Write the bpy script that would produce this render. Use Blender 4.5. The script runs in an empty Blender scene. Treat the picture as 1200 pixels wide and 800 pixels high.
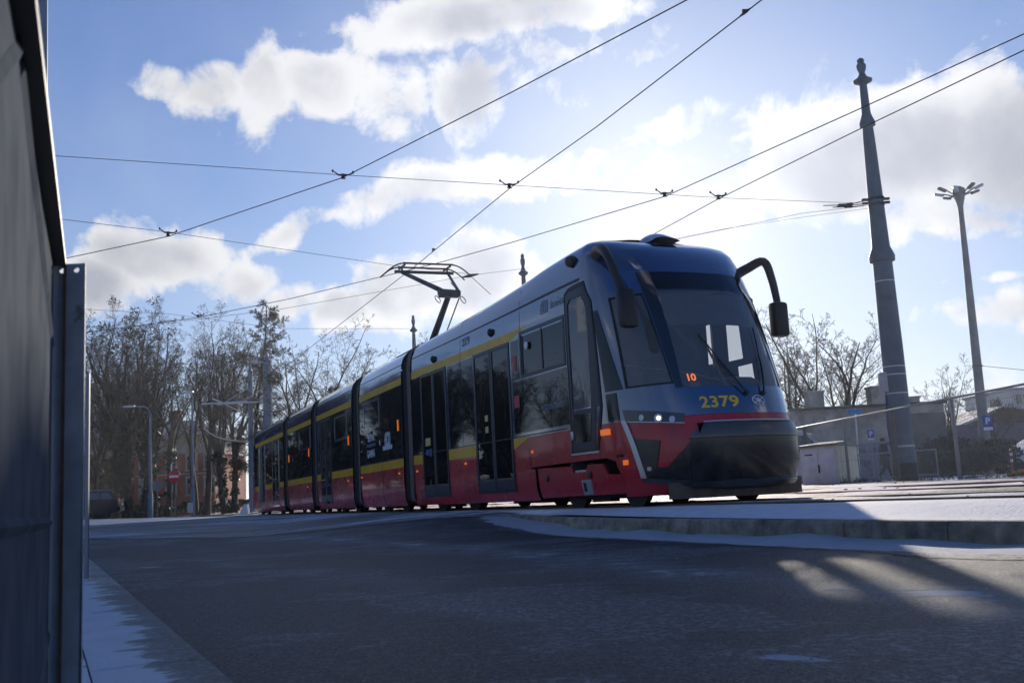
import bpy, bmesh, math, random
import numpy as np
from mathutils import Vector, Matrix, noise
R = math.radians
scene = bpy.context.scene
COL = scene.collection

# ------------------------------------------------------------------ camera
cam_d = bpy.data.cameras.new('camera'); cam = bpy.data.objects.new('camera', cam_d); COL.objects.link(cam)
PIT, ROL = R(8.47), R(2.95)
_fw = Vector((0, math.cos(PIT), math.sin(PIT))); _u0 = Vector((0, -math.sin(PIT), math.cos(PIT))); _r0 = Vector((1, 0, 0))
_up = _u0*math.cos(ROL)+_r0*math.sin(ROL); _rt = _r0*math.cos(ROL)-_u0*math.sin(ROL)
m = Matrix((_rt, _up, -_fw)).transposed().to_4x4(); m.translation = Vector((0, 0, 0.44))
cam.matrix_world = m
cam_d.sensor_width = 36.0; cam_d.lens = 36*1215/1200
cam_d.clip_start = 0.02; cam_d.clip_end = 3000
cam_d.dof.use_dof = True; cam_d.dof.focus_distance = 14.0; cam_d.dof.aperture_fstop = 8.0
scene.camera = cam

# ------------------------------------------------------------------ sun, sky, exposure
SUN_AZ, SUN_EL = 8.6, 14.2          # degrees right of +Y, above the horizon
sun_dir = Vector((math.sin(R(SUN_AZ))*math.cos(R(SUN_EL)), math.cos(R(SUN_AZ))*math.cos(R(SUN_EL)), math.sin(R(SUN_EL))))
sd = bpy.data.lights.new('sun', 'SUN'); sun = bpy.data.objects.new('sun', sd); COL.objects.link(sun)
sd.energy = 4.6; sd.angle = R(0.9); sd.color = (1.0, 0.90, 0.78)
sun.rotation_euler = sun_dir.to_track_quat('Z', 'Y').to_euler()
scene.view_settings.view_transform = 'Standard'; scene.view_settings.look = 'None'
scene.view_settings.gamma = 1.0; scene.view_settings.use_curve_mapping = False
scene.view_settings.exposure = 0.40
scene.render.engine = 'CYCLES'
scene.cycles.max_bounces = 8; scene.cycles.transparent_max_bounces = 16
scene.cycles.caustics_reflective = False; scene.cycles.caustics_refractive = False
scene.cycles.use_denoising = True

world = bpy.data.worlds.new('World'); scene.world = world; world.use_nodes = True
nt = world.node_tree; nt.nodes.clear(); N = nt.nodes; L = nt.links
def wn(t, **k):
    n = N.new(t)
    for a, b in k.items(): setattr(n, a, b)
    return n
def wmath(op, a, b=None, c=None, clamp=False):
    n = N.new('ShaderNodeMath'); n.operation = op; n.use_clamp = clamp
    for i, v in enumerate((a, b, c)):
        if v is None: continue
        if isinstance(v, (int, float)): n.inputs[i].default_value = v
        else: L.new(v, n.inputs[i])
    return n.outputs[0]
def wmap(v, a, b, c=0.0, d=1.0, smooth=True):
    n = N.new('ShaderNodeMapRange'); n.interpolation_type = 'SMOOTHSTEP' if smooth else 'LINEAR'
    L.new(v, n.inputs[0]); n.inputs[1].default_value = a; n.inputs[2].default_value = b
    n.inputs[3].default_value = c; n.inputs[4].default_value = d
    return n.outputs[0]
SKY_STRENGTH = 0.080
sky = wn('ShaderNodeTexSky', sky_type='NISHITA'); sky.sun_disc = False
sky.sun_elevation = R(SUN_EL); sky.sun_rotation = R(SUN_AZ)
sky.air_density = 0.9; sky.dust_density = 0.35; sky.ozone_density = 3.5; sky.altitude = 100
tc = wn('ShaderNodeTexCoord'); sep = wn('ShaderNodeSeparateXYZ'); L.new(tc.outputs['Generated'], sep.inputs[0])
az = wmath('MULTIPLY', wmath('ARCTAN2', sep.outputs[0], sep.outputs[1]), 57.29578)
el = wmath('MULTIPLY', wmath('ARCSINE', sep.outputs[2]), 57.29578)
# large soft noise warps where the cloud banks lie
wnz = wn('ShaderNodeTexNoise'); wnz.inputs['Scale'].default_value = 9; wnz.inputs['Detail'].default_value = 3; L.new(tc.outputs['Generated'], wnz.inputs['Vector'])
sepn = wn('ShaderNodeSeparateColor'); L.new(wnz.outputs['Color'], sepn.inputs[0])
azw = wmath('ADD', az, wmath('MULTIPLY', wmath('SUBTRACT', sepn.outputs[0], 0.5), 5.0))
elw = wmath('ADD', el, wmath('MULTIPLY', wmath('SUBTRACT', sepn.outputs[1], 0.5), 3.0))
comb = wn('ShaderNodeCombineXYZ'); L.new(azw, comb.inputs[0]); L.new(elw, comb.inputs[1])
BANKS = [(1.0,26.0,11.8,1.5,3,1.00),(3.9,24.3,5.2,1.4,3,0.80),(9.3,24.1,2.8,1.4,23,0.70),(-19.1,22.6,2.1,0.9,-22,0.80),(-16.6,22.3,2.4,1.7,3,0.90),(-13.3,22.4,2.6,2.6,-7,1.00),(-10.0,22.7,3.3,2.4,-7,1.00),(-6.4,21.4,2.8,2.4,-17,1.00),(-2.2,21.8,2.8,2.1,3,0.90),(0.3,22.8,1.9,1.9,3,0.60),(3.7,21.3,2.1,1.3,3,0.70),(-22.2,21.1,1.3,0.7,3,0.60),(-11.6,15.0,4.5,0.8,17,0.90),(-5.9,16.6,6.6,1.6,13,1.00),(0.5,17.6,8.0,1.4,6,0.95),(7.8,17.3,5.2,1.0,3,0.80),(13.0,17.7,3.3,0.6,3,0.40),(-19.3,13.2,4.0,2.0,-2,1.10),(-15.6,11.9,2.6,1.7,-2,1.00),(-21.8,11.6,3.3,1.9,3,1.10),(-12.6,10.7,2.8,1.4,3,0.90),(-1.7,12.1,4.0,2.6,18,1.05),(-5.6,11.3,3.3,2.1,3,1.10),(-8.5,10.4,3.3,1.4,3,1.00),(0.7,13.1,2.1,1.7,23,0.70),(10.6,19.7,2.6,0.9,8,0.85),(13.6,19.4,1.2,0.7,3,0.60),(13.5,18.3,1.4,0.6,3,0.50),(21.0,16.6,9.0,3.5,-2,1.15),(17.2,18.0,4.2,2.1,3,1.00),(26.4,16.1,5.7,3.5,3,1.20),(23.6,13.6,6.1,1.7,-5,0.90),(26.0,12.8,2.8,1.4,3,0.70),(16.0,15.1,2.8,1.7,3,0.70),(11.8,14.8,5.2,1.8,3,0.85),(25.4,7.9,3.5,1.2,3,0.85),(24.8,9.7,2.8,0.3,3,0.50),(25.5,4.7,4.2,1.7,3,0.60),(23.7,21.2,2.4,0.5,23,0.35),(25.2,20.3,0.8,0.6,3,0.35),(27.9,22.1,1.9,0.6,3,0.40),(-23.1,16.8,3.3,0.5,-2,0.30),(-24.4,17.5,2.8,0.6,3,0.25),]
cov = None
for a0, e0, ra, re, tl, w in BANKS:
    mp = wn('ShaderNodeMapping', vector_type='TEXTURE'); L.new(comb.outputs[0], mp.inputs[0])
    mp.inputs['Location'].default_value = (a0, e0, 0); mp.inputs['Rotation'].default_value = (0, 0, R(tl)); mp.inputs['Scale'].default_value = (ra*1.45, re*1.6, 1)
    ln = wn('ShaderNodeVectorMath', operation='LENGTH'); L.new(mp.outputs[0], ln.inputs[0])
    v = wmap(ln.outputs['Value'], 1.15, 0.15, 0.0, w)
    cov = v if cov is None else wmath('MAXIMUM', cov, v)
# scattered clouds over the rest of the sky
flat = wn('ShaderNodeCombineXYZ'); zz = wmath('ADD', wmath('MAXIMUM', sep.outputs[2], 0.0), 0.12)
L.new(wmath('DIVIDE', sep.outputs[0], zz), flat.inputs[0]); L.new(wmath('DIVIDE', sep.outputs[1], zz), flat.inputs[1])
rn = wn('ShaderNodeTexNoise'); rn.inputs['Scale'].default_value = 0.9; rn.inputs['Detail'].default_value = 4; L.new(flat.outputs[0], rn.inputs['Vector'])
outside = wmath('MAXIMUM', wmap(wmath('ABSOLUTE', az), 29, 38), wmap(el, 27, 34))
gen = wmath('MULTIPLY', wmap(rn.outputs[0], 0.56, 0.72, 0, 0.85), outside)
cov = wmath('MAXIMUM', cov, gen)
def fbm(scale, detail, rough, vec=None, dist=0.0):
    n = wn('ShaderNodeTexNoise'); n.inputs['Scale'].default_value = scale; n.inputs['Detail'].default_value = detail
    n.inputs['Roughness'].default_value = rough; n.inputs['Distortion'].default_value = dist
    L.new(vec or tc.outputs['Generated'], n.inputs['Vector']); return n.outputs[0]
f1 = fbm(16, 9, 0.62, dist=0.25)
f2 = fbm(5, 4, 0.5)
dens0 = wmath('ADD', wmath('MULTIPLY', cov, 1.0), wmath('MULTIPLY', wmath('SUBTRACT', f1, 0.5), 2.3))
dens = wmap(dens0, 0.38, 0.92)
# thin high veil
veil = wmath('MULTIPLY', wmap(fbm(3.2, 5, 0.55), 0.38, 0.72, 0, 1), wmath('MULTIPLY', wmap(el, 34, 20), 0.16))
dens = wmath('MAXIMUM', dens, wmath('ADD', veil, wmap(el, 36, 24, 0, 0.08)))
thick = wmap(wmath('ADD', cov, wmath('MULTIPLY', wmath('SUBTRACT', fbm(7, 6, .55), 0.5), 1.8)), 0.62, 1.30)
# glow of light scattered forward round the hidden sun
sv = wn('ShaderNodeVectorMath', operation='DOT_PRODUCT'); L.new(tc.outputs['Generated'], sv.inputs[0]); sv.inputs[1].default_value = sun_dir
dsun = wmath('MAXIMUM', sv.outputs['Value'], 0.0)
g1 = wmath('POWER', dsun, 18.0); g2 = wmath('POWER', dsun, 220.0)
lit = wn('ShaderNodeMix', data_type='RGBA'); L.new(thick, lit.inputs['Factor'])
lit.inputs['A'].default_value = (7.4, 7.45, 7.7, 1); lit.inputs['B'].default_value = (3.7, 3.9, 4.6, 1)
gl = wmath('ADD', wmath('ADD', 1.0, wmath('MULTIPLY', g1, 0.42)), wmath('MULTIPLY', g2, 0.9))
cl = wn('ShaderNodeVectorMath', operation='SCALE'); L.new(lit.outputs['Result'], cl.inputs[0]); L.new(gl, cl.inputs['Scale'])
tint = wn('ShaderNodeMix', data_type='RGBA', blend_type='MULTIPLY'); tint.inputs['Factor'].default_value = 1.0
# the camera's sky is a little cooler and softer towards the sun than the model's
lum = wn('ShaderNodeRGBToBW'); L.new(sky.outputs[0], lum.inputs[0])
soft = wmath('DIVIDE', 1.0, wmath('ADD', 1.0, wmath('MULTIPLY', lum.outputs[0], 0.045)))
sof = wn('ShaderNodeVectorMath', operation='SCALE'); L.new(sky.outputs[0], sof.inputs[0]); L.new(soft, sof.inputs['Scale'])
L.new(sof.outputs[0], tint.inputs['A'])
hz = wn('ShaderNodeMix', data_type='RGBA'); L.new(wmap(el, 8, 42), hz.inputs['Factor']); hz.inputs['A'].default_value = (0.86, 0.99, 1.22, 1); hz.inputs['B'].default_value = (0.66, 0.94, 1.38, 1)
L.new(hz.outputs['Result'], tint.inputs['B'])
mixc = wn('ShaderNodeMix', data_type='RGBA'); L.new(dens, mixc.inputs['Factor']); L.new(tint.outputs['Result'], mixc.inputs['A']); L.new(cl.outputs[0], mixc.inputs['B'])
# thin cloud glare round the sun
glare = wmath('ADD', wmath('MULTIPLY', wmath('POWER', dsun, 40.0), 0.50), wmath('MULTIPLY', wmath('POWER', dsun, 300.0), 0.5))
glm = wn('ShaderNodeMix', data_type='RGBA'); L.new(wmath('MINIMUM', glare, 0.92), glm.inputs['Factor']); L.new(mixc.outputs['Result'], glm.inputs['A']); glm.inputs['B'].default_value = (9.6, 9.9, 10.8, 1)
hzm = wn('ShaderNodeMix', data_type='RGBA'); L.new(wmath('MULTIPLY', wmap(el, 11, 0), 0.38), hzm.inputs['Factor']); L.new(glm.outputs['Result'], hzm.inputs['A']); hzm.inputs['B'].default_value = (7.6, 7.9, 9.2, 1)
mixc = hzm
bg = wn('ShaderNodeBackground'); bg.inputs['Strength'].default_value = SKY_STRENGTH; L.new(mixc.outputs['Result'], bg.inputs['Color'])
wo = wn('ShaderNodeOutputWorld'); L.new(bg.outputs[0], wo.inputs['Surface'])
try:
    world.cycles.sampling_method = 'MANUAL'; world.cycles.sample_map_resolution = 1024
except Exception: pass

# ------------------------------------------------------------------ materials
def mat(name, col, rough=0.6, metal=0.0, coat=0.0, var=0.0, vs=6.0, bump=0.0, bs=60.0, col2=None, c2s=3.0, c2a=0.5, c2b=0.62, ior=1.5, rvar=0.0, emit=None, spec=0.5):
    mt = bpy.data.materials.new(name); mt.use_nodes = True; t = mt.node_tree; nd = t.nodes; lk = t.links
    b = nd['Principled BSDF']
    b.inputs['Base Color'].default_value = (*col, 1); b.inputs['Roughness'].default_value = rough; b.inputs['Metallic'].default_value = metal
    b.inputs['Coat Weight'].default_value = coat; b.inputs['Coat Roughness'].default_value = 0.04; b.inputs['Coat IOR'].default_value = 1.6; b.inputs['IOR'].default_value = ior
    b.inputs['Specular IOR Level'].default_value = spec
    tcn = nd.new('ShaderNodeTexCoord'); V = tcn.outputs['Object']
    def nz(s, d=5, r=.55):
        n = nd.new('ShaderNodeTexNoise'); n.inputs['Scale'].default_value = s; n.inputs['Detail'].default_value = d; n.inputs['Roughness'].default_value = r; lk.new(V, n.inputs['Vector']); return n.outputs[0]
    cur = None
    if col2 is not None:
        mr = nd.new('ShaderNodeMapRange'); lk.new(nz(c2s, 7, .65), mr.inputs[0]); mr.inputs[1].default_value = c2a; mr.inputs[2].default_value = c2b
        mx = nd.new('ShaderNodeMix'); mx.data_type = 'RGBA'; lk.new(mr.outputs[0], mx.inputs['Factor']); mx.inputs['A'].default_value = (*col, 1); mx.inputs['B'].default_value = (*col2, 1); cur = mx.outputs['Result']
    if var:
        mr = nd.new('ShaderNodeMapRange'); lk.new(nz(vs), mr.inputs[0]); mr.inputs[1].default_value = .3; mr.inputs[2].default_value = .7; mr.inputs[3].default_value = 1-var; mr.inputs[4].default_value = 1+var
        vm = nd.new('ShaderNodeVectorMath'); vm.operation = 'SCALE'; lk.new(mr.outputs[0], vm.inputs['Scale'])
        if cur: lk.new(cur, vm.inputs[0])
        else: vm.inputs[0].default_value = col
        cur = vm.outputs[0]
    if cur: lk.new(cur, b.inputs['Base Color'])
    if rvar:
        mr = nd.new('ShaderNodeMapRange'); lk.new(nz(vs*.7), mr.inputs[0]); mr.inputs[1].default_value = .35; mr.inputs[2].default_value = .7; mr.inputs[3].default_value = max(0, rough-rvar); mr.inputs[4].default_value = rough+rvar
        lk.new(mr.outputs[0], b.inputs['Roughness'])
    if bump:
        bp = nd.new('ShaderNodeBump'); bp.inputs['Strength'].default_value = bump; bp.inputs['Distance'].default_value = 0.02; lk.new(nz(bs), bp.inputs['Height']); lk.new(bp.outputs[0], b.inputs['Normal'])
    if emit:
        b.inputs['Emission Color'].default_value = (*emit[0], 1); b.inputs['Emission Strength'].default_value = emit[1]
    return mt
def glass(name, tint, ior=1.5, rough=0.01, dust=0.0):
    mt = bpy.data.materials.new(name); mt.use_nodes = True; t = mt.node_tree; nd = t.nodes; lk = t.links; nd.clear()
    o = nd.new('ShaderNodeOutputMaterial'); mx = nd.new('ShaderNodeMixShader'); tr = nd.new('ShaderNodeBsdfTransparent'); gs = nd.new('ShaderNodeBsdfGlossy'); fr = nd.new('ShaderNodeFresnel')
    fr.inputs['IOR'].default_value = ior; tr.inputs[0].default_value = (*tint, 1); gs.inputs['Roughness'].default_value = rough
    lk.new(fr.outputs[0], mx.inputs[0]); lk.new(tr.outputs[0], mx.inputs[1]); lk.new(gs.outputs[0], mx.inputs[2]); df = nd.new('ShaderNodeBsdfDiffuse'); df.inputs[0].default_value = (.45, .47, .50, 1); m2 = nd.new('ShaderNodeMixShader'); m2.inputs[0].default_value = dust
    lk.new(mx.outputs[0], m2.inputs[1]); lk.new(df.outputs[0], m2.inputs[2]); lk.new(m2.outputs[0], o.inputs[0])
    return mt

# ------------------------------------------------------------------ mesh helpers
class MB:
    """collects faces of ONE mesh"""
    def __init__(s): s.v = []; s.f = []; s.mi = []; s.sm = []
    def add(s, vs, fs, mi=0, smooth=False):
        o = len(s.v); s.v += [tuple(x) for x in vs]; s.f += [tuple(i+o for i in f) for f in fs]; s.mi += [mi]*len(fs); s.sm += [smooth]*len(fs)
    def box(s, c, sz, ax=None, mi=0, bev=0.0):
        """c centre, sz full sizes, ax = (X, Y, Z) unit vectors"""
        X, Y, Z = ax or (Vector((1, 0, 0)), Vector((0, 1, 0)), Vector((0, 0, 1))); c = Vector(c)
        a, b, d = sz[0]/2, sz[1]/2, sz[2]/2
        if bev <= 0:
            vs = [c+X*(a*i)+Y*(b*j)+Z*(d*k) for k in (-1, 1) for j in (-1, 1) for i in (-1, 1)]
            s.add(vs, [(0, 2, 3, 1), (4, 5, 7, 6), (0, 1, 5, 4), (2, 6, 7, 3), (0, 4, 6, 2), (1, 3, 7, 5)], mi); return
        e = min(bev, a*.9, b*.9, d*.9)
        bm = bmesh.new(); bmesh.ops.create_cube(bm, size=1)
        for v in bm.verts: v.co = Vector((v.co.x*2*a, v.co.y*2*b, v.co.z*2*d))
        bmesh.ops.bevel(bm, geom=bm.edges[:], offset=e, segments=2, affect='EDGES', profile=.5)
        bm.verts.index_update(); vs = [c+X*v.co.x+Y*v.co.y+Z*v.co.z for v in bm.verts]
        s.add(vs, [[v.index for v in f.verts] for f in bm.faces], mi); bm.free()
    def tube(s, pts, r, n=8, mi=0, caps=True, smooth=True, squash=None):
        pts = [Vector(p) for p in pts]; rs = r if isinstance(r, (list, tuple)) else [r]*len(pts)
        ref = None; vs = []
        for i, p in enumerate(pts):
            t = (pts[min(i+1, len(pts)-1)]-pts[max(i-1, 0)]).normalized()
            if ref is None:
                ref = Vector((0, 0, 1)) if abs(t.z) < .9 else Vector((1, 0, 0))
            a = (ref-t*ref.dot(t)).normalized(); b = t.cross(a); ref = a
            for k in range(n):
                q = 2*math.pi*k/n; vs.append(p+a*math.cos(q)*rs[i]*(squash or 1)+b*math.sin(q)*rs[i])
        fs = [(i*n+k, i*n+(k+1) % n, (i+1)*n+(k+1) % n, (i+1)*n+k) for i in range(len(pts)-1) for k in range(n)]
        s.add(vs, fs, mi, smooth)
        if caps:
            s.add(vs[:n], [tuple(range(n))[::-1]], mi); s.add(vs[-n:], [tuple(range(n))], mi)
    def lathe(s, base, prof, n=16, mi=0, axis=None, smooth=True):
        """prof: (r, h) along axis from base"""
        Z = (axis or Vector((0, 0, 1))).normalized(); X = Vector((1, 0, 0)) if abs(Z.x) < .9 else Vector((0, 1, 0)); X = (X-Z*X.dot(Z)).normalized(); Y = Z.cross(X); base = Vector(base)
        vs = [base+Z*h+(X*math.cos(2*math.pi*k/n)+Y*math.sin(2*math.pi*k/n))*r for r, h in prof for k in range(n)]
        fs = [(i*n+k, i*n+(k+1) % n, (i+1)*n+(k+1) % n, (i+1)*n+k) for i in range(len(prof)-1) for k in range(n)]
        s.add(vs, fs, mi, smooth)
        s.add(vs[:n], [tuple(range(n))[::-1]], mi); s.add(vs[-n:], [tuple(range(n))], mi)
    def prism(s, poly, ex, mi=0, smooth=False):
        """poly: list of 3D points, extruded by vector ex"""
        p = [Vector(q) for q in poly]; ex = Vector(ex); n = len(p)
        s.add(p+[q+ex for q in p], [tuple(range(n))[::-1], tuple(range(n, 2*n))]+[(i, (i+1) % n, (i+1) % n+n, i+n) for i in range(n)], mi, smooth)
    def quad(s, a, b, c, d, mi=0): s.add([a, b, c, d], [(0, 1, 2, 3)], mi)
    def grid(s, fn, us, vs, mi=0, smooth=True):
        nu = len(us); s.add([fn(u, v) for v in vs for u in us], [(j*nu+i, j*nu+i+1, (j+1)*nu+i+1, (j+1)*nu+i) for j in range(len(vs)-1) for i in range(nu-1)], mi, smooth)
    def build(s, name, mats, parent=None, world=True):
        return obj(name, s, mats, parent, world)
ROOTS = {}
def obj(name, mb, mats, parent=None, world=True):
    me = bpy.data.meshes.new(name)
    me.from_pydata([tuple(v) for v in mb.v], [], mb.f); me.update()
    if not isinstance(mats, (list, tuple)): mats = [mats]
    for q in mats: me.materials.append(q)
    me.polygons.foreach_set('material_index', mb.mi); me.polygons.foreach_set('use_smooth', mb.sm)
    bm = bmesh.new(); bm.from_mesh(me); bmesh.ops.remove_doubles(bm, verts=bm.verts, dist=1e-5)
    if not getattr(mb, 'open', False): bmesh.ops.recalc_face_normals(bm, faces=bm.faces)
    bm.to_mesh(me); bm.free(); me.set_sharp_from_angle(angle=R(32))
    return link(name, me, parent, world)
def link(name, me, parent=None, world=True):
    o = bpy.data.objects.new(name, me); COL.objects.link(o)
    if parent is not None:
        o.parent = parent
        if world: me.transform(ROOTS[parent.name].inverted())
        ROOTS[o.name] = ROOTS[parent.name]
    else: ROOTS[o.name] = Matrix.Identity(4)
    return o
def recenter(o, p):
    """put a single-mesh thing's origin at its own base"""
    o.data.transform(Matrix.Translation(-Vector(p))); o.location = p; ROOTS[o.name] = Matrix.Translation(Vector(p)); return o
def thing(name, label, cat, loc=(0, 0, 0), group=None):
    o = bpy.data.objects.new(name, None); COL.objects.link(o); o.location = loc; o.empty_display_size = .2
    ROOTS[o.name] = Matrix.Translation(Vector(loc)); o['label'] = label; o['category'] = cat
    if group: o['group'] = group
    return o
def tag(o, label, cat, group=None):
    o['label'] = label; o['category'] = cat
    if group: o['group'] = group
    return o
def struct(o): o['kind'] = 'structure'; return o
def dup(root, loc, rz=0.0, label=None, sc=None):
    r = root.copy(); COL.objects.link(r); r.location = loc; r.rotation_euler = (0, 0, rz)
    if sc: r.scale = (sc, sc, sc)
    if label: r['label'] = label
    for ch in list(root.children):
        c = ch.copy(); COL.objects.link(c); c.parent = r
        for g in list(ch.children):
            q = g.copy(); COL.objects.link(q); q.parent = c
    return r
def V3(*a): return Vector(a)
XZ = (Vector((1, 0, 0)), Vector((0, 1, 0)), Vector((0, 0, 1)))
def yaw(a): return (Vector((math.cos(a), math.sin(a), 0)), Vector((-math.sin(a), math.cos(a), 0)), Vector((0, 0, 1)))
def text_mesh(body, size, bold=0.0, spacing=1.0, shear=0.0):
    """flat lettering: vertices (x, y) and faces, x centred, y from the baseline"""
    cu = bpy.data.curves.new('txt', 'FONT'); cu.body = body; cu.size = size; cu.align_x = 'CENTER'; cu.offset = bold*size; cu.space_character = spacing; cu.shear = shear; cu.resolution_u = 3
    o = bpy.data.objects.new('txt', cu); COL.objects.link(o)
    me = bpy.data.meshes.new_from_object(o.evaluated_get(bpy.context.evaluated_depsgraph_get()))
    vs = [(v.co.x, v.co.y) for v in me.vertices]; fs = [tuple(p.vertices) for p in me.polygons]
    bpy.data.objects.remove(o); bpy.data.curves.remove(cu); bpy.data.meshes.remove(me)
    return vs, fs

# ================================================================== ground
TD = Vector((-0.41299, 0.91073, 0)); TN = Vector((0.91073, 0.41299, 0)); P0 = Vector((1.0522, 13.0, 0)); CW = P0.dot(TN)
def AW(a, w, z=0.0): return TD*a+TN*(CW-w)+Vector((0, 0, z))
def aw(x, y): p = Vector((x, y, 0)); return p.dot(TD), CW-p.dot(TN)
def sm(x, a, b):
    t = max(0.0, min(1.0, (x-a)/(b-a))); return t*t*(3-2*t)
def kerb_w(a):      # plan line of the right kerb, measured from the tram's near side
    return 1.28 - 0.055*max(0, a-4) - 0.0035*max(0, a-6)**2
def far_rise(x, y):
    a, w = aw(x, y)
    left = sm(a, 42, 62)*0.22*sm(w, -2, 8)
    right = 0.09*sm(-w, 2, 8)
    return left+right
def H(x, y):
    a, w = aw(x, y)
    if w <= 0.3: base = 0.235
    else:
        r1 = (1-sm(w, 0.2, 4.2))*sm(a, 9.5, 14.5); r2 = sm(a, 15, 27)
        base = 0.235*max(r1, r2)
    b = base+far_rise(x, y)
    return b
def Hp(a, w):       # platform beside the rails
    return 0.15+0.085*sm(-w, -1.15, -0.1)+0.09*sm(-w, 2, 8)

def ground_mat(name, base, base2, snow_attr=True, scale=1.0, grain=0.5, rough=0.75, snow_col=(0.66, 0.69, 0.74), sscale=2.2, stretch=None, amp=0.9, gscale=70, cover=0.0, crack=False, sdet=8):
    mt = bpy.data.materials.new(name); mt.use_nodes = True; t = mt.node_tree; nd = t.nodes; lk = t.links; b = nd['Principled BSDF']
    tcn = nd.new('ShaderNodeTexCoord'); V = tcn.outputs['Object']
    if stretch:
        mp = nd.new('ShaderNodeMapping'); mp.vector_type = 'TEXTURE'; mp.inputs['Rotation'].default_value = (0, 0, stretch[0]); mp.inputs['Scale'].default_value = (stretch[1], stretch[2], 1); lk.new(V, mp.inputs[0]); VS = mp.outputs[0]
    else: VS = V
    def nz(s, v=V, d=6, r=.6):
        n = nd.new('ShaderNodeTexNoise'); n.inputs['Scale'].default_value = s; n.inputs['Detail'].default_value = d; n.inputs['Roughness'].default_value = r; lk.new(v, n.inputs['Vector']); return n.outputs[0]
    def mr(v, a, b2, c=0., d=1.):
        n = nd.new('ShaderNodeMapRange'); n.interpolation_type = 'SMOOTHSTEP'; lk.new(v, n.inputs[0]); n.inputs[1].default_value = a; n.inputs[2].default_value = b2; n.inputs[3].default_value = c; n.inputs[4].default_value = d; return n.outputs[0]
    def vor(s):
        n = nd.new('ShaderNodeTexVoronoi'); n.feature = 'DISTANCE_TO_EDGE'; n.inputs['Scale'].default_value = s; lk.new(vadd, n.inputs['Vector']); return n.outputs['Distance']
    wv = nd.new('ShaderNodeTexNoise'); wv.inputs['Scale'].default_value = 2.5; wv.inputs['Detail'].default_value = 4; lk.new(V, wv.inputs['Vector']); vs_ = nd.new('ShaderNodeVectorMath'); vs_.operation = 'SCALE'; vs_.inputs['Scale'].default_value = .55; lk.new(wv.outputs['Color'], vs_.inputs[0]); va = nd.new('ShaderNodeVectorMath'); va.operation = 'ADD'; lk.new(V, va.inputs[0]); lk.new(vs_.outputs[0], va.inputs[1]); vadd = va.outputs[0]
    def mix(f, A, B):
        n = nd.new('ShaderNodeMix'); n.data_type = 'RGBA'; lk.new(f, n.inputs['Factor'])
        for k, q in (('A', A), ('B', B)):
            if isinstance(q, tuple): n.inputs[k].default_value = (*q, 1)
            else: lk.new(q, n.inputs[k])
        return n.outputs['Result']
    def ma(op, a, c):
        n = nd.new('ShaderNodeMath'); n.operation = op
        for i, q in enumerate((a, c)):
            if isinstance(q, (int, float)): n.inputs[i].default_value = q
            else: lk.new(q, n.inputs[i])
        return n.outputs[0]
    gn = nz(gscale, d=3, r=.75); big = nz(0.7, d=4)
    c = mix(mr(gn, .45, .57), base, base2); g2 = nz(gscale*.42, d=2, r=.6); c = mix(mr(g2, .53, .60, 0, .8), c, tuple(x*2.1 for x in base2))
    c = mix(mr(big, .35, .7, 0, .35), c, tuple(x*1.3 for x in base2)); c = mix(mr(nz(.38, d=5, r=.65), .54, .50, 0, .7), c, tuple(x*.6 for x in base))
    if crack: c = mix(ma('MULTIPLY', mr(vor(.33), .016, .004), mr(nz(.5, d=2), .46, .54)), c, (.008, .008, .009))
    at = nd.new('ShaderNodeAttribute'); at.attribute_name = 'snow'
    f = ma('ADD', at.outputs['Fac'] if snow_attr else cover, ma('MULTIPLY', ma('SUBTRACT', nz(sscale, VS, sdet, .68), 0.5), amp*2))
    sn = mr(f, 0.46, 0.56)
    f2 = ma('ADD', f, ma('MULTIPLY', ma('SUBTRACT', gn, .5), 1.2)); dust = mr(f2, .15, .95, 0, .5); pale = mr(nz(gscale*1.5, d=2), .59, .64, 0, .75); c = mix(pale, c, (.30, .30, .31))
    c = mix(dust, c, snow_col)
    dirty = mix(mr(nz(5, V, 5), .3, .75, 0, .28), snow_col, (0.42, 0.41, 0.40))
    c = mix(sn, c, dirty)
    lk.new(c, b.inputs['Base Color']); b.inputs['Specular IOR Level'].default_value = .3
    rg = nd.new('ShaderNodeMapRange'); lk.new(sn, rg.inputs[0]); rg.inputs[3].default_value = rough; rg.inputs[4].default_value = .8
    lk.new(rg.outputs[0], b.inputs['Roughness'])
    bp = nd.new('ShaderNodeBump'); bp.inputs['Strength'].default_value = grain; bp.inputs['Distance'].default_value = .04
    hh = ma('ADD', ma('MULTIPLY', gn, 1.0), ma('MULTIPLY', sn, 1.2)); lk.new(hh, bp.inputs['Height']); lk.new(bp.outputs[0], b.inputs['Normal'])
    return mt
def set_attr(o, fn):
    me = o.data; a = me.attributes.new('snow', 'FLOAT', 'POINT'); a.data.foreach_set('value', [float(fn(v.co.x, v.co.y, v.co.z)) for v in me.vertices])
def lin(a, b, n): return [a+(b-a)*i/n for i in range(n+1)]

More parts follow.
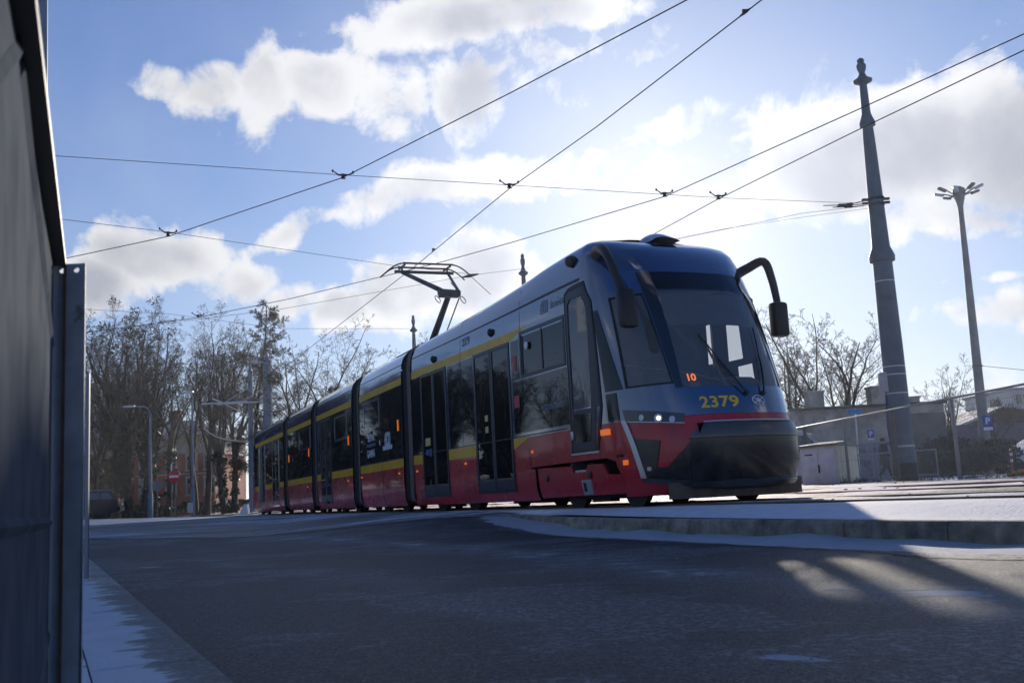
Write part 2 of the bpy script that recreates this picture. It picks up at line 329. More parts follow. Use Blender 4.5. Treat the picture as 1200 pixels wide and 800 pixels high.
M_asphalt = ground_mat('asphalt', (0.010, 0.011, 0.014), (0.13, 0.135, 0.145), rough=0.55, grain=1.0, amp=.42, gscale=60, sscale=1.6, crack=True)
M_snow = ground_mat('trodden_snow', (0.09, 0.075, 0.06), (0.16, 0.14, 0.12), snow_col=(0.82, 0.80, 0.80), grain=0.45, sscale=1.5, stretch=(math.atan2(TD.y, TD.x), 5.0, 0.8), amp=.85, gscale=30)
M_walk = ground_mat('sidewalk_concrete', (0.15, 0.14, 0.13), (0.22, 0.21, 0.20), grain=0.4, sscale=2.6, sdet=6, stretch=(math.atan2(TN.y, TN.x), 2.0, .6), amp=.75, gscale=60)
M_kerb = mat('kerb_concrete', (0.34, 0.30, 0.23), .9, var=.35, vs=7, bump=.9, bs=45, col2=(0.16, 0.14, 0.105), c2s=3, c2a=.42, c2b=.62)
M_far = ground_mat('winter_ground', (0.10, 0.085, 0.05), (0.15, 0.13, 0.08), grain=0.3, sscale=.35, amp=.6, gscale=9)

# terrain: one sheet to the horizon
mb = MB()
xs = [-1500, -900, -500, -300, -200, -140]+lin(-100, 100, 80)+[140, 200, 300, 500, 900, 1500]; ys = [-300, -120, -60, -30]+lin(-15, 110, 84)+[150, 220, 320, 500, 900, 2000]
def terr(x, y):
    a, w = aw(x, y); lower = 0.22 if (a < 17 and -3 < w < 8) else 0.02
    return (x, y, H(x, y)-lower)
mb.grid(terr, xs, ys)
ground = struct(mb.build('ground', M_far)); set_attr(ground, lambda x, y, z: .62 if x > -4 else .5)

# asphalt road
AS = lambda w: 13.0+(w-0.6)*1.36 if w > .6 else 13.0       # seam where the road meets the crossing
mb = MB()
ws = lin(0, 1, 110); ts = lin(0, 1, 240)
def road(u, v):
    w0 = 0.45; w1 = 5.92; w = w0+(w1-w0)*u; a = -9+(AS(w)+9)*v; p = AW(a, w); return (p.x, p.y, H(p.x, p.y))
mb.grid(road, ws, ts); ro = struct(mb.build('road', M_asphalt))
ICE = [(1.58, 4.05, .12, .03), (1.95, 4.55, .06, .02), (.67, 2.72, .05, .02), (.02, 2.95, .05, .02), (2.35, 5.5, .09, .08), (-3.2, 9.0, .2, .05)]
def road_snow(x, y, z):
    a, w = aw(x, y); k = kerb_w(a); e = w-k
    s = 0.98-1.25*max(0, e-.02)/(0.60+0.10*math.sin(a*1.7)+.25*sm(a, 8, 12)) if a > 1.5 else .2
    s = max(s, 0.0)
    # worn frosty tracks along the driving line
    band = math.exp(-((w-3.1-.25*math.sin(a*.5))/.45)**2)*.42+math.exp(-((w-4.7-.15*math.sin(a*.8))/.35)**2)*.26+.10*sm(w, 5.3, 5.9)
    for px_, py_, ln_, wd_ in ICE:
        dx, dy = x-px_, y-py_; band = max(band, 1.1*math.exp(-(dx/ln_)**2-(dy/wd_)**2))
    return max(s, band+.05)
set_attr(ro, road_snow)

# snow swept along the foot of the right kerb: a low bank
mb = MB()
bank_h = lambda a: 0.035+.012*math.sin(a*2.3)+.01*math.sin(a*5.1+1)
def bank(u, v):
    a = 3+9.6*v; k = kerb_w(a); wd = .64+.08*math.sin(a*1.9)+.05*math.sin(a*4.3+2)+.03*noise.noise(Vector((a*3, 0, 0))); w = k-.02+wd*u
    p = AW(a, w); h = bank_h(a)*(1-u)**1.3*(1-sm(a, 10.5, 12.6)); return (p.x, p.y, H(p.x, p.y)+.003+h+.006*noise.noise(Vector((p.x*6, p.y*6, 0)))*(1-u))
mb.grid(bank, lin(0, 1, 12), lin(0, 1, 160)); bk = struct(mb.build('snow_bank', M_asphalt))
def bank_snow(x, y, z):
    a, w = aw(x, y); e = (w-kerb_w(a))/.64; return 1.15-.95*sm(e, .45, 1.02)
set_attr(bk, bank_snow)

# right kerb stones
mb = MB(); a = -6.0
while a < 12.9:
    a1 = a+0.98
    def kp(aa, off, z): p = AW(aa, kerb_w(aa)+off); return Vector((p.x, p.y, z))
    n = 6; vs = []
    tw = random.Random(int(a*10)).uniform(-.006, .006)
    for i in range(n+1):
        aa = a+(a1-a)*i/n; zt = Hp(aa, kerb_w(aa))+tw; zz = max(0.0, H(*kp(aa, 0, 0).xy))-.02; zt = max(zt, zz+.03)
        vs += [kp(aa, -.15, zz), kp(aa, -.15, zt), kp(aa, -.02, zt), kp(aa, 0.0, zt-.02), kp(aa, .006, zz)]
    fs = [(i*5+k, i*5+k+1, (i+1)*5+k+1, (i+1)*5+k) for i in range(n) for k in range(4)]
    mb.add(vs, fs+[(0, 1, 2, 3, 4), tuple(n*5+k for k in (4, 3, 2, 1, 0))]); a = a1+.008
struct(mb.build('kerb_right', M_kerb))

# snowy track bed
mb = MB()
def rut(w, a):
    z = 0
    for wc in (-.48, -1.92, -3.98, -5.42):
        z -= 0.05*math.exp(-((w-wc)/.09)**2)
    lump = .030*noise.noise(Vector((a*.35, w*2.2, 3)))+.018*noise.noise(Vector((a*1.2, w*5, 7)))
    return z+lump*sm(-w, -.1, 1.0)
wl = lin(1.3, -1, 40)+lin(-1.05, -6.5, 90)[0:]+lin(-6.9, -13, 20)
mb2 = MB()
def bed(u, v):
    a = v; top = kerb_w(a)-.14 if a < 13 else 0.35
    w = min(u, top); p = AW(a, w)
    z = Hp(a, w) if a < 11 else Hp(a, w)*(1-sm(a, 11, 14))+H(p.x, p.y)*sm(a, 11, 14)
    return (p.x, p.y, max(z, H(p.x, p.y)+.004 if a > 12 else -9)+rut(w, a))
alist = lin(-8, 4, 24)+lin(4.25, 32, 140)+lin(33, 70, 38)
mb2.grid(bed, wl, alist); tb = struct(mb2.build('track_bed', M_snow))
def bed_snow(x, y, z):
    a, w = aw(x, y); s = .76
    for wc in (-.48, -1.92, -3.98, -5.42): s -= .75*math.exp(-((w-wc)/.16)**2)
    s -= .35*math.exp(-((w+2.8)/.25)**2)
    s -= .28*math.exp(-((w+7.6)/.5)**2)
    s -= .22*sm(-w, .7, 1.2)
    s -= .5*sm(a, 14, 18)*sm(w, -1.6, -.2)*.6
    s += .22*sm(w, -.1, .4)*(1-sm(a, 12, 14))
    return s
set_attr(tb, bed_snow)
# rails
M_rail = mat('rail_steel', (0.16, 0.12, 0.10), .45, metal=.8, var=.3, vs=4)
mb = MB()
for wc in (-.48, -1.92, -3.98, -5.42):
    for sgn in (0,):
        pts = []
        for a in lin(-8, 68, 60):
            p = AW(a, wc); pts.append((p.x, p.y, Hp(a, wc)-.014))
        for q0, q1 in zip(pts, pts[1:]):
            q0 = Vector(q0); q1 = Vector(q1); mb.box((q0+q1)/2, ((q1-q0).length+.001, .055, .06), ((q1-q0).normalized(), Vector((0, 0, 1)).cross((q1-q0).normalized()), Vector((0, 0, 1))))
struct(mb.build('tram_rails', M_rail))

# crossing beyond the seam: older patched surface with melting snow
M_cross = ground_mat('crossing_surface', (0.045, 0.043, 0.042), (0.10, 0.095, 0.09), rough=.5, grain=.5, sscale=1.1, stretch=(R(8), 5.5, .9), amp=.95, gscale=40)
mb = MB()
def cross(u, v):
    w = .35+(16-.35)*u; a0 = AS(min(w, 5.92)) if w < 6.0 else 19.9; a = a0+(70-a0)*(v**1.6); p = AW(a, w); return (p.x, p.y, H(p.x, p.y)+.002)
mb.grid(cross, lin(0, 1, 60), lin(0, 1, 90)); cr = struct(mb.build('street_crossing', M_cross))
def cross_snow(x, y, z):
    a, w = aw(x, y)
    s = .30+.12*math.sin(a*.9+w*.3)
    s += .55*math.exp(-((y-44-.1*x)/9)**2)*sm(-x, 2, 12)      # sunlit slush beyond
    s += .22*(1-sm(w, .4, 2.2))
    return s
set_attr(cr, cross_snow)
# pale joint in the surface where road and crossing meet
M_joint = mat('concrete_joint', (0.42, 0.41, 0.39), .8, var=.3, vs=5)
mb = MB(); us = lin(.62, 5.9, 60)
mb.grid(lambda u, v: (lambda p: (p.x, p.y, H(p.x, p.y)+.010))(AW(AS(u)-.02+.11*v+.03*noise.noise(Vector((u*2, 0, 0))), u)), us, [0, 1]); struct(mb.build('road_joint', M_joint))

# left sidewalk and its flush kerb
mb = MB()
def walk(u, v):
    w = 6.22+(12-6.22)*u; a = -3+22.0*v; p = AW(a, w); return (p.x, p.y, H(p.x, p.y)+.045+.004*noise.noise(Vector((p.x*3, p.y*3, 0))))
mb.grid(walk, lin(0, 1, 70), lin(0, 1, 110)); wk = struct(mb.build('sidewalk', M_walk))
def walk_snow(x, y, z):
    a, w = aw(x, y); s = .74-.2*(1-sm(w, 6.2, 6.3)); s -= .55*math.exp(-((w-6.42)/.02)**2)
    s -= .9*math.exp(-((a-16.5)/2.0)**2)*sm(8.2-w, 0, 1.5)*.8 - 0
    s -= .7*sm(a, 15, 18)
    return s
set_attr(wk, walk_snow)
mb = MB(); a = -3.0
M_kerbL = ground_mat('kerb_left_concrete', (0.26, 0.235, 0.20), (0.36, 0.33, 0.29), grain=.5, sscale=2.4, sdet=5, stretch=(math.atan2(TN.y, TN.x), 1.5, .7), amp=.9, gscale=90)
while a < 19.4:
    a1 = a+1.0; n = 10; vs = []
    for i in range(n+1):
        aa = a+(a1-a)*i/n
        for w, dz in ((6.215, 0), (6.215, .043), (6.1, .046), (5.95, .046), (5.915, .038), (5.905, -.02)):
            p = AW(aa, w); vs.append((p.x, p.y, H(p.x, p.y)+dz))
    mb.add(vs, [(i*6+k, i*6+k+1, (i+1)*6+k+1, (i+1)*6+k) for i in range(n) for k in range(5)], smooth=True); a = a1+.006
kl = struct(mb.build('kerb_left', M_kerbL)); set_attr(kl, lambda x, y, z: .02+.86*sm(aw(x, y)[1], 5.86, 6.24))
# ---- tram nose / body surface: local frame s (rearward), t (near side -> far side), z (up from road level)
NZ=[(0.36,-1.18,1.13),(0.46,-1.40,1.17),(0.60,-1.52,1.19),(0.95,-1.55,1.20),(1.25,-1.48,1.20),(1.55,-1.38,1.20),(2.0,-1.20,1.20),
    (2.5,-0.97,1.20),(2.9,-0.75,1.195),(3.08,-0.60,1.185),(3.22,-0.42,1.15),(3.32,-0.20,1.09),(3.40,0.15,0.98),(3.45,0.6,0.80),(3.47,1.0,0.55)]
TW=1.2
def pchip(xs,ys,x):
    n=len(xs); h=[xs[i+1]-xs[i] for i in range(n-1)]; dl=[(ys[i+1]-ys[i])/h[i] for i in range(n-1)]
    m=[dl[0]]+[0.0 if dl[i-1]*dl[i]<=0 else 2*dl[i-1]*dl[i]/(dl[i-1]+dl[i]) for i in range(1,n-1)]+[dl[-1]]
    if x<=xs[0]: return ys[0]
    if x>=xs[-1]: return ys[-1]
    i=0
    while x>xs[i+1]: i+=1
    t=(x-xs[i])/h[i]
    return (ys[i]*(1+2*t)*(1-t)**2+m[i]*h[i]*t*(1-t)**2+ys[i+1]*t*t*(3-2*t)+m[i+1]*h[i]*t*t*(t-1))
_zs=[a[0] for a in NZ]; _sn=[a[1] for a in NZ]; _hw=[a[2] for a in NZ]
def roof_lift(s,z,front=True):
    if not front or z<=3.0: return 0.0
    k=min(1.0,(z-3.0)/0.35); k=k*k*(3-2*k)
    return k*pchip([-0.6,0.4,1.5,2.5,4.5,7.4],[0.16,0.31,0.27,0.19,0.09,0.0],s)
S0=0.45   # nose curve starts here
EXM=2.5
def body_pt(u,z,front=True):
    """u<0: near side at s=S0-u ; 0..1 nose arc ; u>1: far side"""
    sn=pchip(_zs,_sn,z); hw=pchip(_zs,_hw,z)
    if u<=0: s=S0-u; t=TW-hw
    elif u>=1: s=S0+(u-1); t=TW+hw
    else:
        th=math.pi*u; c=math.cos(th); q=abs(math.sin(th))
        s0=max(S0,sn+0.3) if z>3.3 else S0
        t=TW-hw*math.copysign(abs(c)**(2/EXM),c); s=s0+(sn-s0)*q**(2/EXM)
        if s0>S0: s=s
    return s,t,z+roof_lift(s,z,front)

# ================================================================== the tram
D2 = Vector((-math.sin(R(22)), math.cos(R(22)), 0)); N2 = Vector((D2.y, -D2.x, 0)); Q0 = Vector((-2.1901, 20.2544, 0))
def fr1(s, t, z): return P0+TD*s+TN*t+Vector((0, 0, z))
def fr2(s, t, z): return Q0+D2*s+N2*t+Vector((0, 0, z))
SR = 21.4                                    # rear cab mirrored: s2 = SR - s_local
def surfF(u, z): return fr1(*body_pt(u, z))                       # front car
def surfR(u, z):
    s, t, zz = body_pt(u, z, False); return fr2(SR-s, t, zz)      # rear car
def surfM(u, z):                                                  # middle cars: u is s along, near side
    s, t, zz = body_pt(-5.0, z, False); return fr2(u, t, zz)
def surfMf(u, z):
    s, t, zz = body_pt(-5.0, z, False); return fr2(u, 2*TW-t, zz)
def nrm(sf, u, z):
    e = .004; z = min(max(z, .37), 3.46); a = sf(u+e, z)-sf(u-e, z); b = sf(u, z+e)-sf(u, z-e); n = a.cross(b).normalized(); return n
T_navy = mat('tram_navy_paint', (0.015, 0.042, 0.13), .12, coat=1.0, var=.25, vs=2.0, rvar=.06, ior=2.1)
T_dfr = mat('tram_door_frame', (0.018, 0.026, 0.045), .32, spec=.4)
T_red = mat('tram_red_paint', (0.46, 0.015, 0.026), .30, coat=.3, var=.22, vs=2.5, rvar=.08, spec=.4, col2=(0.28, 0.022, 0.03), c2s=2.2, c2a=.5, c2b=.8)
T_yel = mat('tram_yellow_stripe', (0.72, 0.42, 0.01), .35, coat=.1, spec=.3, var=.12, vs=3)
T_roof = mat('tram_roof_fairing', (0.085, 0.10, 0.15), .22, coat=.8, var=.2, vs=3, rvar=.08)
T_roofR = mat('tram_roof_frosted', (0.22, 0.23, 0.26), .35, coat=.4, var=.3, vs=4)
T_win = mat('tram_window_glass', (0.010, 0.013, 0.016), .03, ior=1.5, rvar=.02, vs=3)
T_frame = mat('tram_rubber', (0.014, 0.015, 0.017), .5)
T_dark = mat('tram_black_gloss', (0.012, 0.012, 0.013), .15, coat=.8, var=.3, vs=6, rvar=.05)
T_bump = mat('tram_black_bumper', (0.010, 0.010, 0.011), .30, coat=.15, var=.3, vs=5, rvar=.04, col2=(0.035, .032, .03), c2s=3, c2a=.5, c2b=.8)
T_int = mat('tram_interior', (0.10, 0.11, 0.13), .7, var=.2)
T_intd = mat('tram_interior_dark', (0.03, 0.034, 0.045), .7, var=.2)
T_under = mat('tram_underframe', (0.030, 0.024, 0.019), .85, var=.4, vs=9)
T_bel = mat('tram_bellows', (0.020, 0.019, 0.018), .75, var=.3, vs=8)
T_alu = mat('tram_aluminium', (0.50, 0.51, 0.53), .35, metal=.7)
T_endf = mat('tram_end_frame', (0.13, 0.115, 0.10), .7, var=.3, vs=10)
T_white = mat('tram_white_decal', (0.60, 0.62, 0.66), .5)
T_fade = mat('tram_faded_decal', (0.20, 0.23, 0.30), .5)
T_yelnum = mat('tram_number_yellow', (0.75, 0.50, 0.05), .4)
T_orange = mat('tram_marker_orange', (0.75, 0.16, 0.02), .35, emit=((1.0, .22, .02), .35))
T_bar = mat('tram_handrail', (0.55, 0.56, 0.58), .3, metal=.6)
T_ybar = mat('tram_yellow_rail', (0.65, 0.42, 0.03), .4)
T_glass = glass('tram_clear_glass', (0.58, 0.58, 0.56), ior=1.95, dust=.19)  # diffuse dust share also imitates the hazy sky reflection
T_dglass = glass('tram_door_glass', (0.13, 0.15, 0.18), ior=1.6, dust=.02)
T_lamp = mat('headlamp_lit', (0.9, .95, .9), .2, emit=((0.80, 1.0, .85), 7.0))
T_decal_red = mat('tram_red_sticker', (0.45, 0.06, 0.07), .5)
T_decal_yel = mat('tram_yellow_sticker', (0.60, 0.50, 0.20), .5)
T_decal_blue = mat('tram_blue_sticker', (0.03, 0.08, 0.30), .5)
T_led = mat('route_number_led', (0.9, .25, .03), .4, emit=((1.0, .22, .02), 1.6))
T_blind = mat('cab_sun_blind', (0.42, 0.46, 0.55), .8, var=.08)
T_defl = mat('tram_deflector', (0.10, 0.075, 0.055), .75, var=.35, vs=7)
T_lip = mat('tram_bumper_lip', (0.045, 0.045, 0.05), .4, coat=.4, var=.2)
T_lipsun = mat('tram_sunlit_side_lip', (0.42, 0.33, 0.33), .4, var=.2)  # pinkish white of sunlight on the lip is put into this colour

tram = thing('tram', 'long articulated red and dark blue tram with yellow stripes and number 2379 on its front', 'tram', tuple(P0+Vector((0, 0, .235))))

def inpoly(p, poly):
    s = 0
    for i in range(len(poly)):
        a, b = poly[i], poly[(i+1) % len(poly)]
        c = (b[0]-a[0])*(p[1]-a[1])-(b[1]-a[1])*(p[0]-a[0])
        if abs(c) < 1e-9: continue
        if s == 0: s = 1 if c > 0 else -1
        elif (c > 0) != (s > 0): return False
    return True
def uz_bm(us, zs):
    bm = bmesh.new(); vv = [[bm.verts.new((u, z, 0)) for u in us] for z in zs]
    for j in range(len(zs)-1):
        for i in range(len(us)-1): bm.faces.new((vv[j][i], vv[j][i+1], vv[j+1][i+1], vv[j+1][i]))
    return bm
def cut_line(bm, a, b, box=None):
    a = Vector((a[0], a[1], 0)); b = Vector((b[0], b[1], 0)); n = Vector((b.y-a.y, a.x-b.x, 0))
    if n.length < 1e-9: return
    n.normalize(); fs = []
    for f in bm.faces:
        if box:
            xsn = [v.co.x for v in f.verts]; ysn = [v.co.y for v in f.verts]
            if max(xsn) < box[0]-1e-6 or min(xsn) > box[1]+1e-6 or max(ysn) < box[2]-1e-6 or min(ysn) > box[3]+1e-6: continue
        fs.append(f)
    ge = set(fs) | {e for f in fs for e in f.edges} | {v for f in fs for v in f.verts}
    bmesh.ops.bisect_plane(bm, geom=list(ge), dist=1e-6, plane_co=a, plane_no=n)
def cut_poly(bm, poly, delete=False):
    bx = (min(p[0] for p in poly), max(p[0] for p in poly), min(p[1] for p in poly), max(p[1] for p in poly))
    for i in range(len(poly)): cut_line(bm, poly[i], poly[(i+1) % len(poly)], bx)
    if delete:
        dl = [f for f in bm.faces if inpoly(f.calc_center_median().xy, poly)]
        bmesh.ops.delete(bm, geom=dl, context='FACES')
def shell(name, sf, us, zs, cuts, holes, matfn, mats, parent, extra=None):
    bm = uz_bm(us, zs)
    for c in cuts: cut_line(bm, *c)
    for h in holes: cut_poly(bm, h, True)
    mb = MB(); bm.verts.index_update()
    loose = [v for v in bm.verts if not v.link_faces]; bmesh.ops.delete(bm, geom=loose, context='VERTS'); bm.verts.index_update()
    vs = [sf(v.co.x, v.co.y) for v in bm.verts]
    mb.v = [tuple(v) for v in vs]
    for f in bm.faces:
        c = f.calc_center_median(); mb.f.append(tuple(v.index for v in f.verts)); mb.mi.append(matfn(c.x, c.y)); mb.sm.append(True)
    if extra: extra(mb)
    mb.open = True
    o = mb.build(name, mats, parent); return o
def panel(mb, sf, poly, off=.006, thick=.012, du=.03, dz=.12, mi=0, smooth=True, us=None):
    """a convex (u, z) polygon laid on the surface sf, standing off it, with thickness"""
    u0, u1 = min(p[0] for p in poly), max(p[0] for p in poly); z0, z1 = min(p[1] for p in poly), max(p[1] for p in poly)
    nu = max(1, int(math.ceil((u1-u0)/du))); nz_ = max(1, int(math.ceil((z1-z0)/dz)))
    bm = uz_bm(lin(u0, u1, nu), lin(z0, z1, nz_)); cut_poly(bm, poly)
    dl = [f for f in bm.faces if not inpoly(f.calc_center_median().xy, poly)]; bmesh.ops.delete(bm, geom=dl, context='FACES')
    bmesh.ops.remove_doubles(bm, verts=bm.verts, dist=1e-6)
    bm.verts.index_update(); o = len(mb.v); base = []
    for v in bm.verts:
        p = sf(v.co.x, v.co.y); n = nrm(sf, v.co.x, v.co.y); n = -n if SGN.get(sf, 1) < 0 else n
        mb.v.append(tuple(p+n*off)); base.append((p, n))
    nv = len(base)
    for f in bm.faces: mb.f.append(tuple(o+v.index for v in f.verts)); mb.mi.append(mi); mb.sm.append(smooth)
    if thick > 0:
        for p, n in base: mb.v.append(tuple(p+n*(off-thick)))
        for e in bm.edges:
            if len(e.link_faces) == 1:
                a, b = e.verts[0].index, e.verts[1].index; mb.f.append((o+a, o+b, o+nv+b, o+nv+a)); mb.mi.append(mi); mb.sm.append(False)
    bm.free()
SGN = {}
def signof(sf, u, z, out):
    n = nrm(sf, u, z); SGN[sf] = 1 if n.dot(out) > 0 else -1
signof(surfF, -2.0, 1.5, -TN); signof(surfR, -2.0, 1.5, -N2); signof(surfM, 2.0, 1.5, -N2); signof(surfMf, 2.0, 1.5, N2)
def rectp(a, b, c, d): return [(a, c), (b, c), (b, d), (a, d)]
def s_(s):          # side position s -> u (follows the start of the nose curve)
    if s >= S0: return S0-s
    return math.asin(min(1, ((S0-s)/1.97)**1.25))/math.pi
def ring(mb, sf, poly, wd, off=.012, thick=.02, mi=0, du=.05, wu=None):
    """a frame of width wd just inside a (u, z) polygon"""
    cx = sum(p[0] for p in poly)/len(poly); cz = sum(p[1] for p in poly)/len(poly); wu = wu or wd
    inner = [(p[0]+(wu if p[0] < cx else -wu), p[1]+(wd if p[1] < cz else -wd)) for p in poly]
    for i in range(len(poly)):
        j = (i+1) % len(poly); panel(mb, sf, [poly[i], poly[j], inner[j], inner[i]], off, thick, du, mi=mi)
def lettering(name, sf, txt, u, z, size, du_dm, matl, parent, bold=.02, off=.004, italic=0, spacing=1.0, flip=1, stretch=1.0):
    """text laid on the surface: centre u, baseline z; du_dm = change of u per metre to the reader's right"""
    vs, fs = text_mesh(txt, size, bold, spacing, italic); mb = MB(); P = []
    for x, y in vs:
        uu, zz = u+x*stretch*du_dm, z+y; n = nrm(sf, uu, zz)*(SGN[sf]); P.append(sf(uu, zz)+n*off)
    mb.add(P, fs); mb.open = True; return mb.build(name, matl, parent)

def sidemat(u, z, roof=3):
    if z < 1.27: return 1
    if z > 3.39: return roof
    return 0
# --- front car
ZS = sorted(set([.36, .42, .5, .6, .75, .95, 1.10, 1.27, 1.42, 1.57, 1.8, 2.05, 2.3, 2.5, 2.73, 2.87, 3.0, 3.12, 3.2, 3.27, 3.33, 3.385, 3.40, 3.43, 3.455, 3.47]))
FE = s_(7.33)
US = lin(FE, 0, 28)+lin(0, 1, 60)[1:]+[1-x for x in lin(FE, 0, 28)[::-1]][1:]
WS = [(0.345, 2.87), (0.655, 2.87), (0.672, 1.60), (0.328, 1.60)]       # windscreen opening
CG = [(0.150, 2.84), (0.290, 2.84), (0.304, 1.66), (0.150, 1.66)]       # corner window
ST = [(0.088, 2.70), (0.100, 2.70), (0.132, 1.66), (0.088, 1.66)]
CD = [(-0.33, .98), (0.030, .98), (0.055, 1.5), (0.062, 2.86), (0.036, 3.06), (-0.24, 3.06), (-0.33, 2.6)]     # cab door
CDG = [(-0.27, 1.52), (0.022, 1.52), (0.040, 2.80), (0.020, 2.98), (-0.19, 2.98), (-0.27, 2.9)]
WC = rectp(s_(2.20), s_(.90), 2.17, 2.74)
DA = (6.76, 5.42); DB = (4.13, 2.68)
mir = lambda poly: [(1-p[0], p[1]) for p in poly]
doorhole = lambda d: rectp(s_(d[0]), s_(d[1]), .52, 2.72)
BG = [rectp(s_(1.98), .090, .36, .80), [(s_(2.1), .80), (.085, .80), (.06, .845), (s_(2.12), .83)], [(.090, .36), (.128, .36), (.102, .64), (.085, .80)]]
holes = [WS, CG, mir(CG), CDG, rectp(.965, 1.06, 2.15, 2.98), rectp(.93, .985, 1.69, 2.05), WC, mir(WC), doorhole(DA), doorhole(DB)]+BG
def fmat(u, z):
    if z > 3.385: return 3 if u < .12 or u > .88 else 3
    if z > 3.372: return 4
    if 3.11 < z < 3.13 and (u < .02 or u > .98): return 4
    if z < (1.27 if not (.117 < u < .883) else 1.262): return 1
    uu = u if u < .5 else 1-u; s = S0-uu if uu < 0 else .3
    if 2.73 < z < 2.87 and s > 2.62: return 2
    if 2.73 < z < 2.87 and 2.62 >= s > 1.99 and (z-2.73)/.14 > (2.62-s)/.63*.95: return 2
    if 1.10 < z < 1.27: pass
    return 0
def lowyel(u, z):
    uu = u if u < .5 else 1-u; s = S0-uu
    return (1.11 < z < 1.28) and ((2.72 > s > 2.07 and (z-1.11)/.17 > (2.72-s)/.65) or s > 2.72)
def fm(u, z):
    if lowyel(u, z): return 2
    return fmat(u, z)
cuts = [((-9, 3.11), (9, 3.11)), ((-9, 3.13), (9, 3.13)), ((-9, 3.372), (9, 3.372)), ((-9, 1.11), (9, 1.11)), ((-9, 1.28), (9, 1.28)),
        ((s_(2.72), 1.11), (s_(2.07), 1.28)), ((s_(2.62), 2.73), (s_(1.99), 2.87)), ((.117, .3), (.117, 3.4)), ((.883, .3), (.883, 3.4)), ((-9, 1.262), (9, 1.262)), ((s_(2.72), 0), (s_(2.72), 9)), ((s_(2.62), 0), (s_(2.62), 9))]
def roofcap(sf, us):
    def ex(mb):
        vs = []; n = 0
        for u in us:
            a = sf(u, 3.47); b = sf(1-u, 3.47); c = (a+b)/2+Vector((0, 0, .035)); vs += [a, a*.6+c*.4+Vector((0, 0, .01)), c, b*.6+c*.4+Vector((0, 0, .01)), b]; n += 1
        mb.add(vs, [(i*5+k, i*5+k+1, (i+1)*5+k+1, (i+1)*5+k) for i in range(n-1) for k in range(4)], 3, True)
    return ex
body = shell('car_body', surfF, US, ZS, cuts, holes, fm, [T_navy, T_red, T_yel, T_roof, T_frame], tram, roofcap(surfF, lin(FE, 0, 28)+lin(0, .5, 30)[1:]))
body['label'] = 'front car with the driver cab, navy above and red below'
def pane(name, sf, poly, matl, parent, off=-.006, thick=0, du=.05): 
    mb = MB(); panel(mb, sf, poly, off, thick, du); mb.open = True; return mb.build(name, matl, parent)
# black surround of the cab glazing (slightly proud)
mb = MB()
SUR = [[(.335, 2.87), (.345, 2.87), (.328, 1.60), (.318, 1.60)], [(.655, 2.87), (.665, 2.87), (.682, 1.60), (.672, 1.60)]]
for q in ([(.292, 3.10), (.345, 3.10), (.328, 1.60), (.306, 1.60)],): 
    for qq in (q, mir(q)): mb = MB(); panel(mb, surfF, qq, .005, .014); mb.build('pillar_cover', T_dark, tram)
ws = pane('windscreen', surfF, WS, T_glass, tram); 
pane('corner_window', surfF, CG, T_glass, tram); pane('corner_window', surfF, mir(CG), T_glass, tram)
mb = MB(); panel(mb, surfF, [(.070, 2.72), (.092, 2.72), (.140, 1.66), (.078, 1.66)], .005, .01); panel(mb, surfF, rectp(.078, .116, 1.29, 1.63), .005, .01); mb.build('quarter_window', T_win, tram)
for qq in (CG, mir(CG)): mb = MB(); ring(mb, surfF, qq, .02, .010, .02, wu=.006); mb.build('window_seal', T_frame, tram)
# destination box behind the glass, above the windscreen
mb = MB(); panel(mb, surfF, [(.345, 3.10), (.655, 3.10), (.655, 2.885), (.345, 2.885)], .004, .012, du=.02); mb.build('destination_display', T_win, tram)
# headlight strips
for flip in (0, 1):
    g = mir if flip else (lambda q: q)
    mb = MB(); panel(mb, surfF, g([(.128, 1.408), (.315, 1.292), (.304, 1.185), (.132, 1.265)]), .007, .02, du=.02); hs = mb.build('headlight_strip', T_dark, tram)
    uh = .236 if not flip else 1-.236
    p = surfF(uh, 1.262); n = nrm(surfF, uh, 1.262)*SGN[surfF]; mb = MB(); mb.lathe(p+n*.006, [(.0, .0), (.052, .0), (.055, .012), (.045, .014), (.026, .006), (0, .004)], 18, axis=n); hl = mb.build('headlight', T_alu, hs); mb = MB(); mb.lathe(p+n*.010, [(0, 0), (.022, 0), (.022, .006), (.012, .012), (0, .013)], 14, axis=n); mb.build('lit_bulb', T_lamp, hs)
    for k in (.185, .275): 
        mb = MB(); uk = k if not flip else 1-k; zk = 1.287 if k < .2 else 1.235; p = surfF(uk, zk); n = nrm(surfF, uk, zk)*SGN[surfF]; mb.lathe(p+n*.006, [(.0, 0), (.035, .0), (.038, .008), (.0, .010)], 16, axis=n); mb.build('dipped_lamp', T_alu, hs)
    # slanting aluminium strip beside the bumper
    mb = MB(); panel(mb, surfF, g([(.121, 1.275), (.136, 1.275), (.184, .570), (.168, .570)]), .022, .03, du=.01, dz=.06); mb.build('trim_strip', T_alu, tram)
    mb = MB(); panel(mb, surfF, g([(.136, 1.262), (.309, 1.182), (.309, 1.172), (.136, 1.250)]), .014, .02, du=.02); mb.build('headlight_trim', T_alu, tram)
    # black lower corner panels around the red Y
    mb = MB(); panel(mb, surfF, g([(.146, 1.05), (.229, 1.00), (.214, .69), (.186, .575)]), .010, .02, du=.015); panel(mb, surfF, g([(.186, .575), (.214, .69), (.246, .684), (.30, .53)]), .010, .02, du=.015)
    panel(mb, surfF, g([(.246, .684), (.318, .975), (.318, .525), (.30, .53)]), .010, .02, du=.015)
    gr = mb.build('corner_grille', T_bump, tram)
    mb = MB(); q = .192 if not flip else 1-.192; panel(mb, surfF, rectp(q-.006, q+.006, .655, .70), .014, .006, du=.01); mb.build('socket_cover', T_alu, gr)
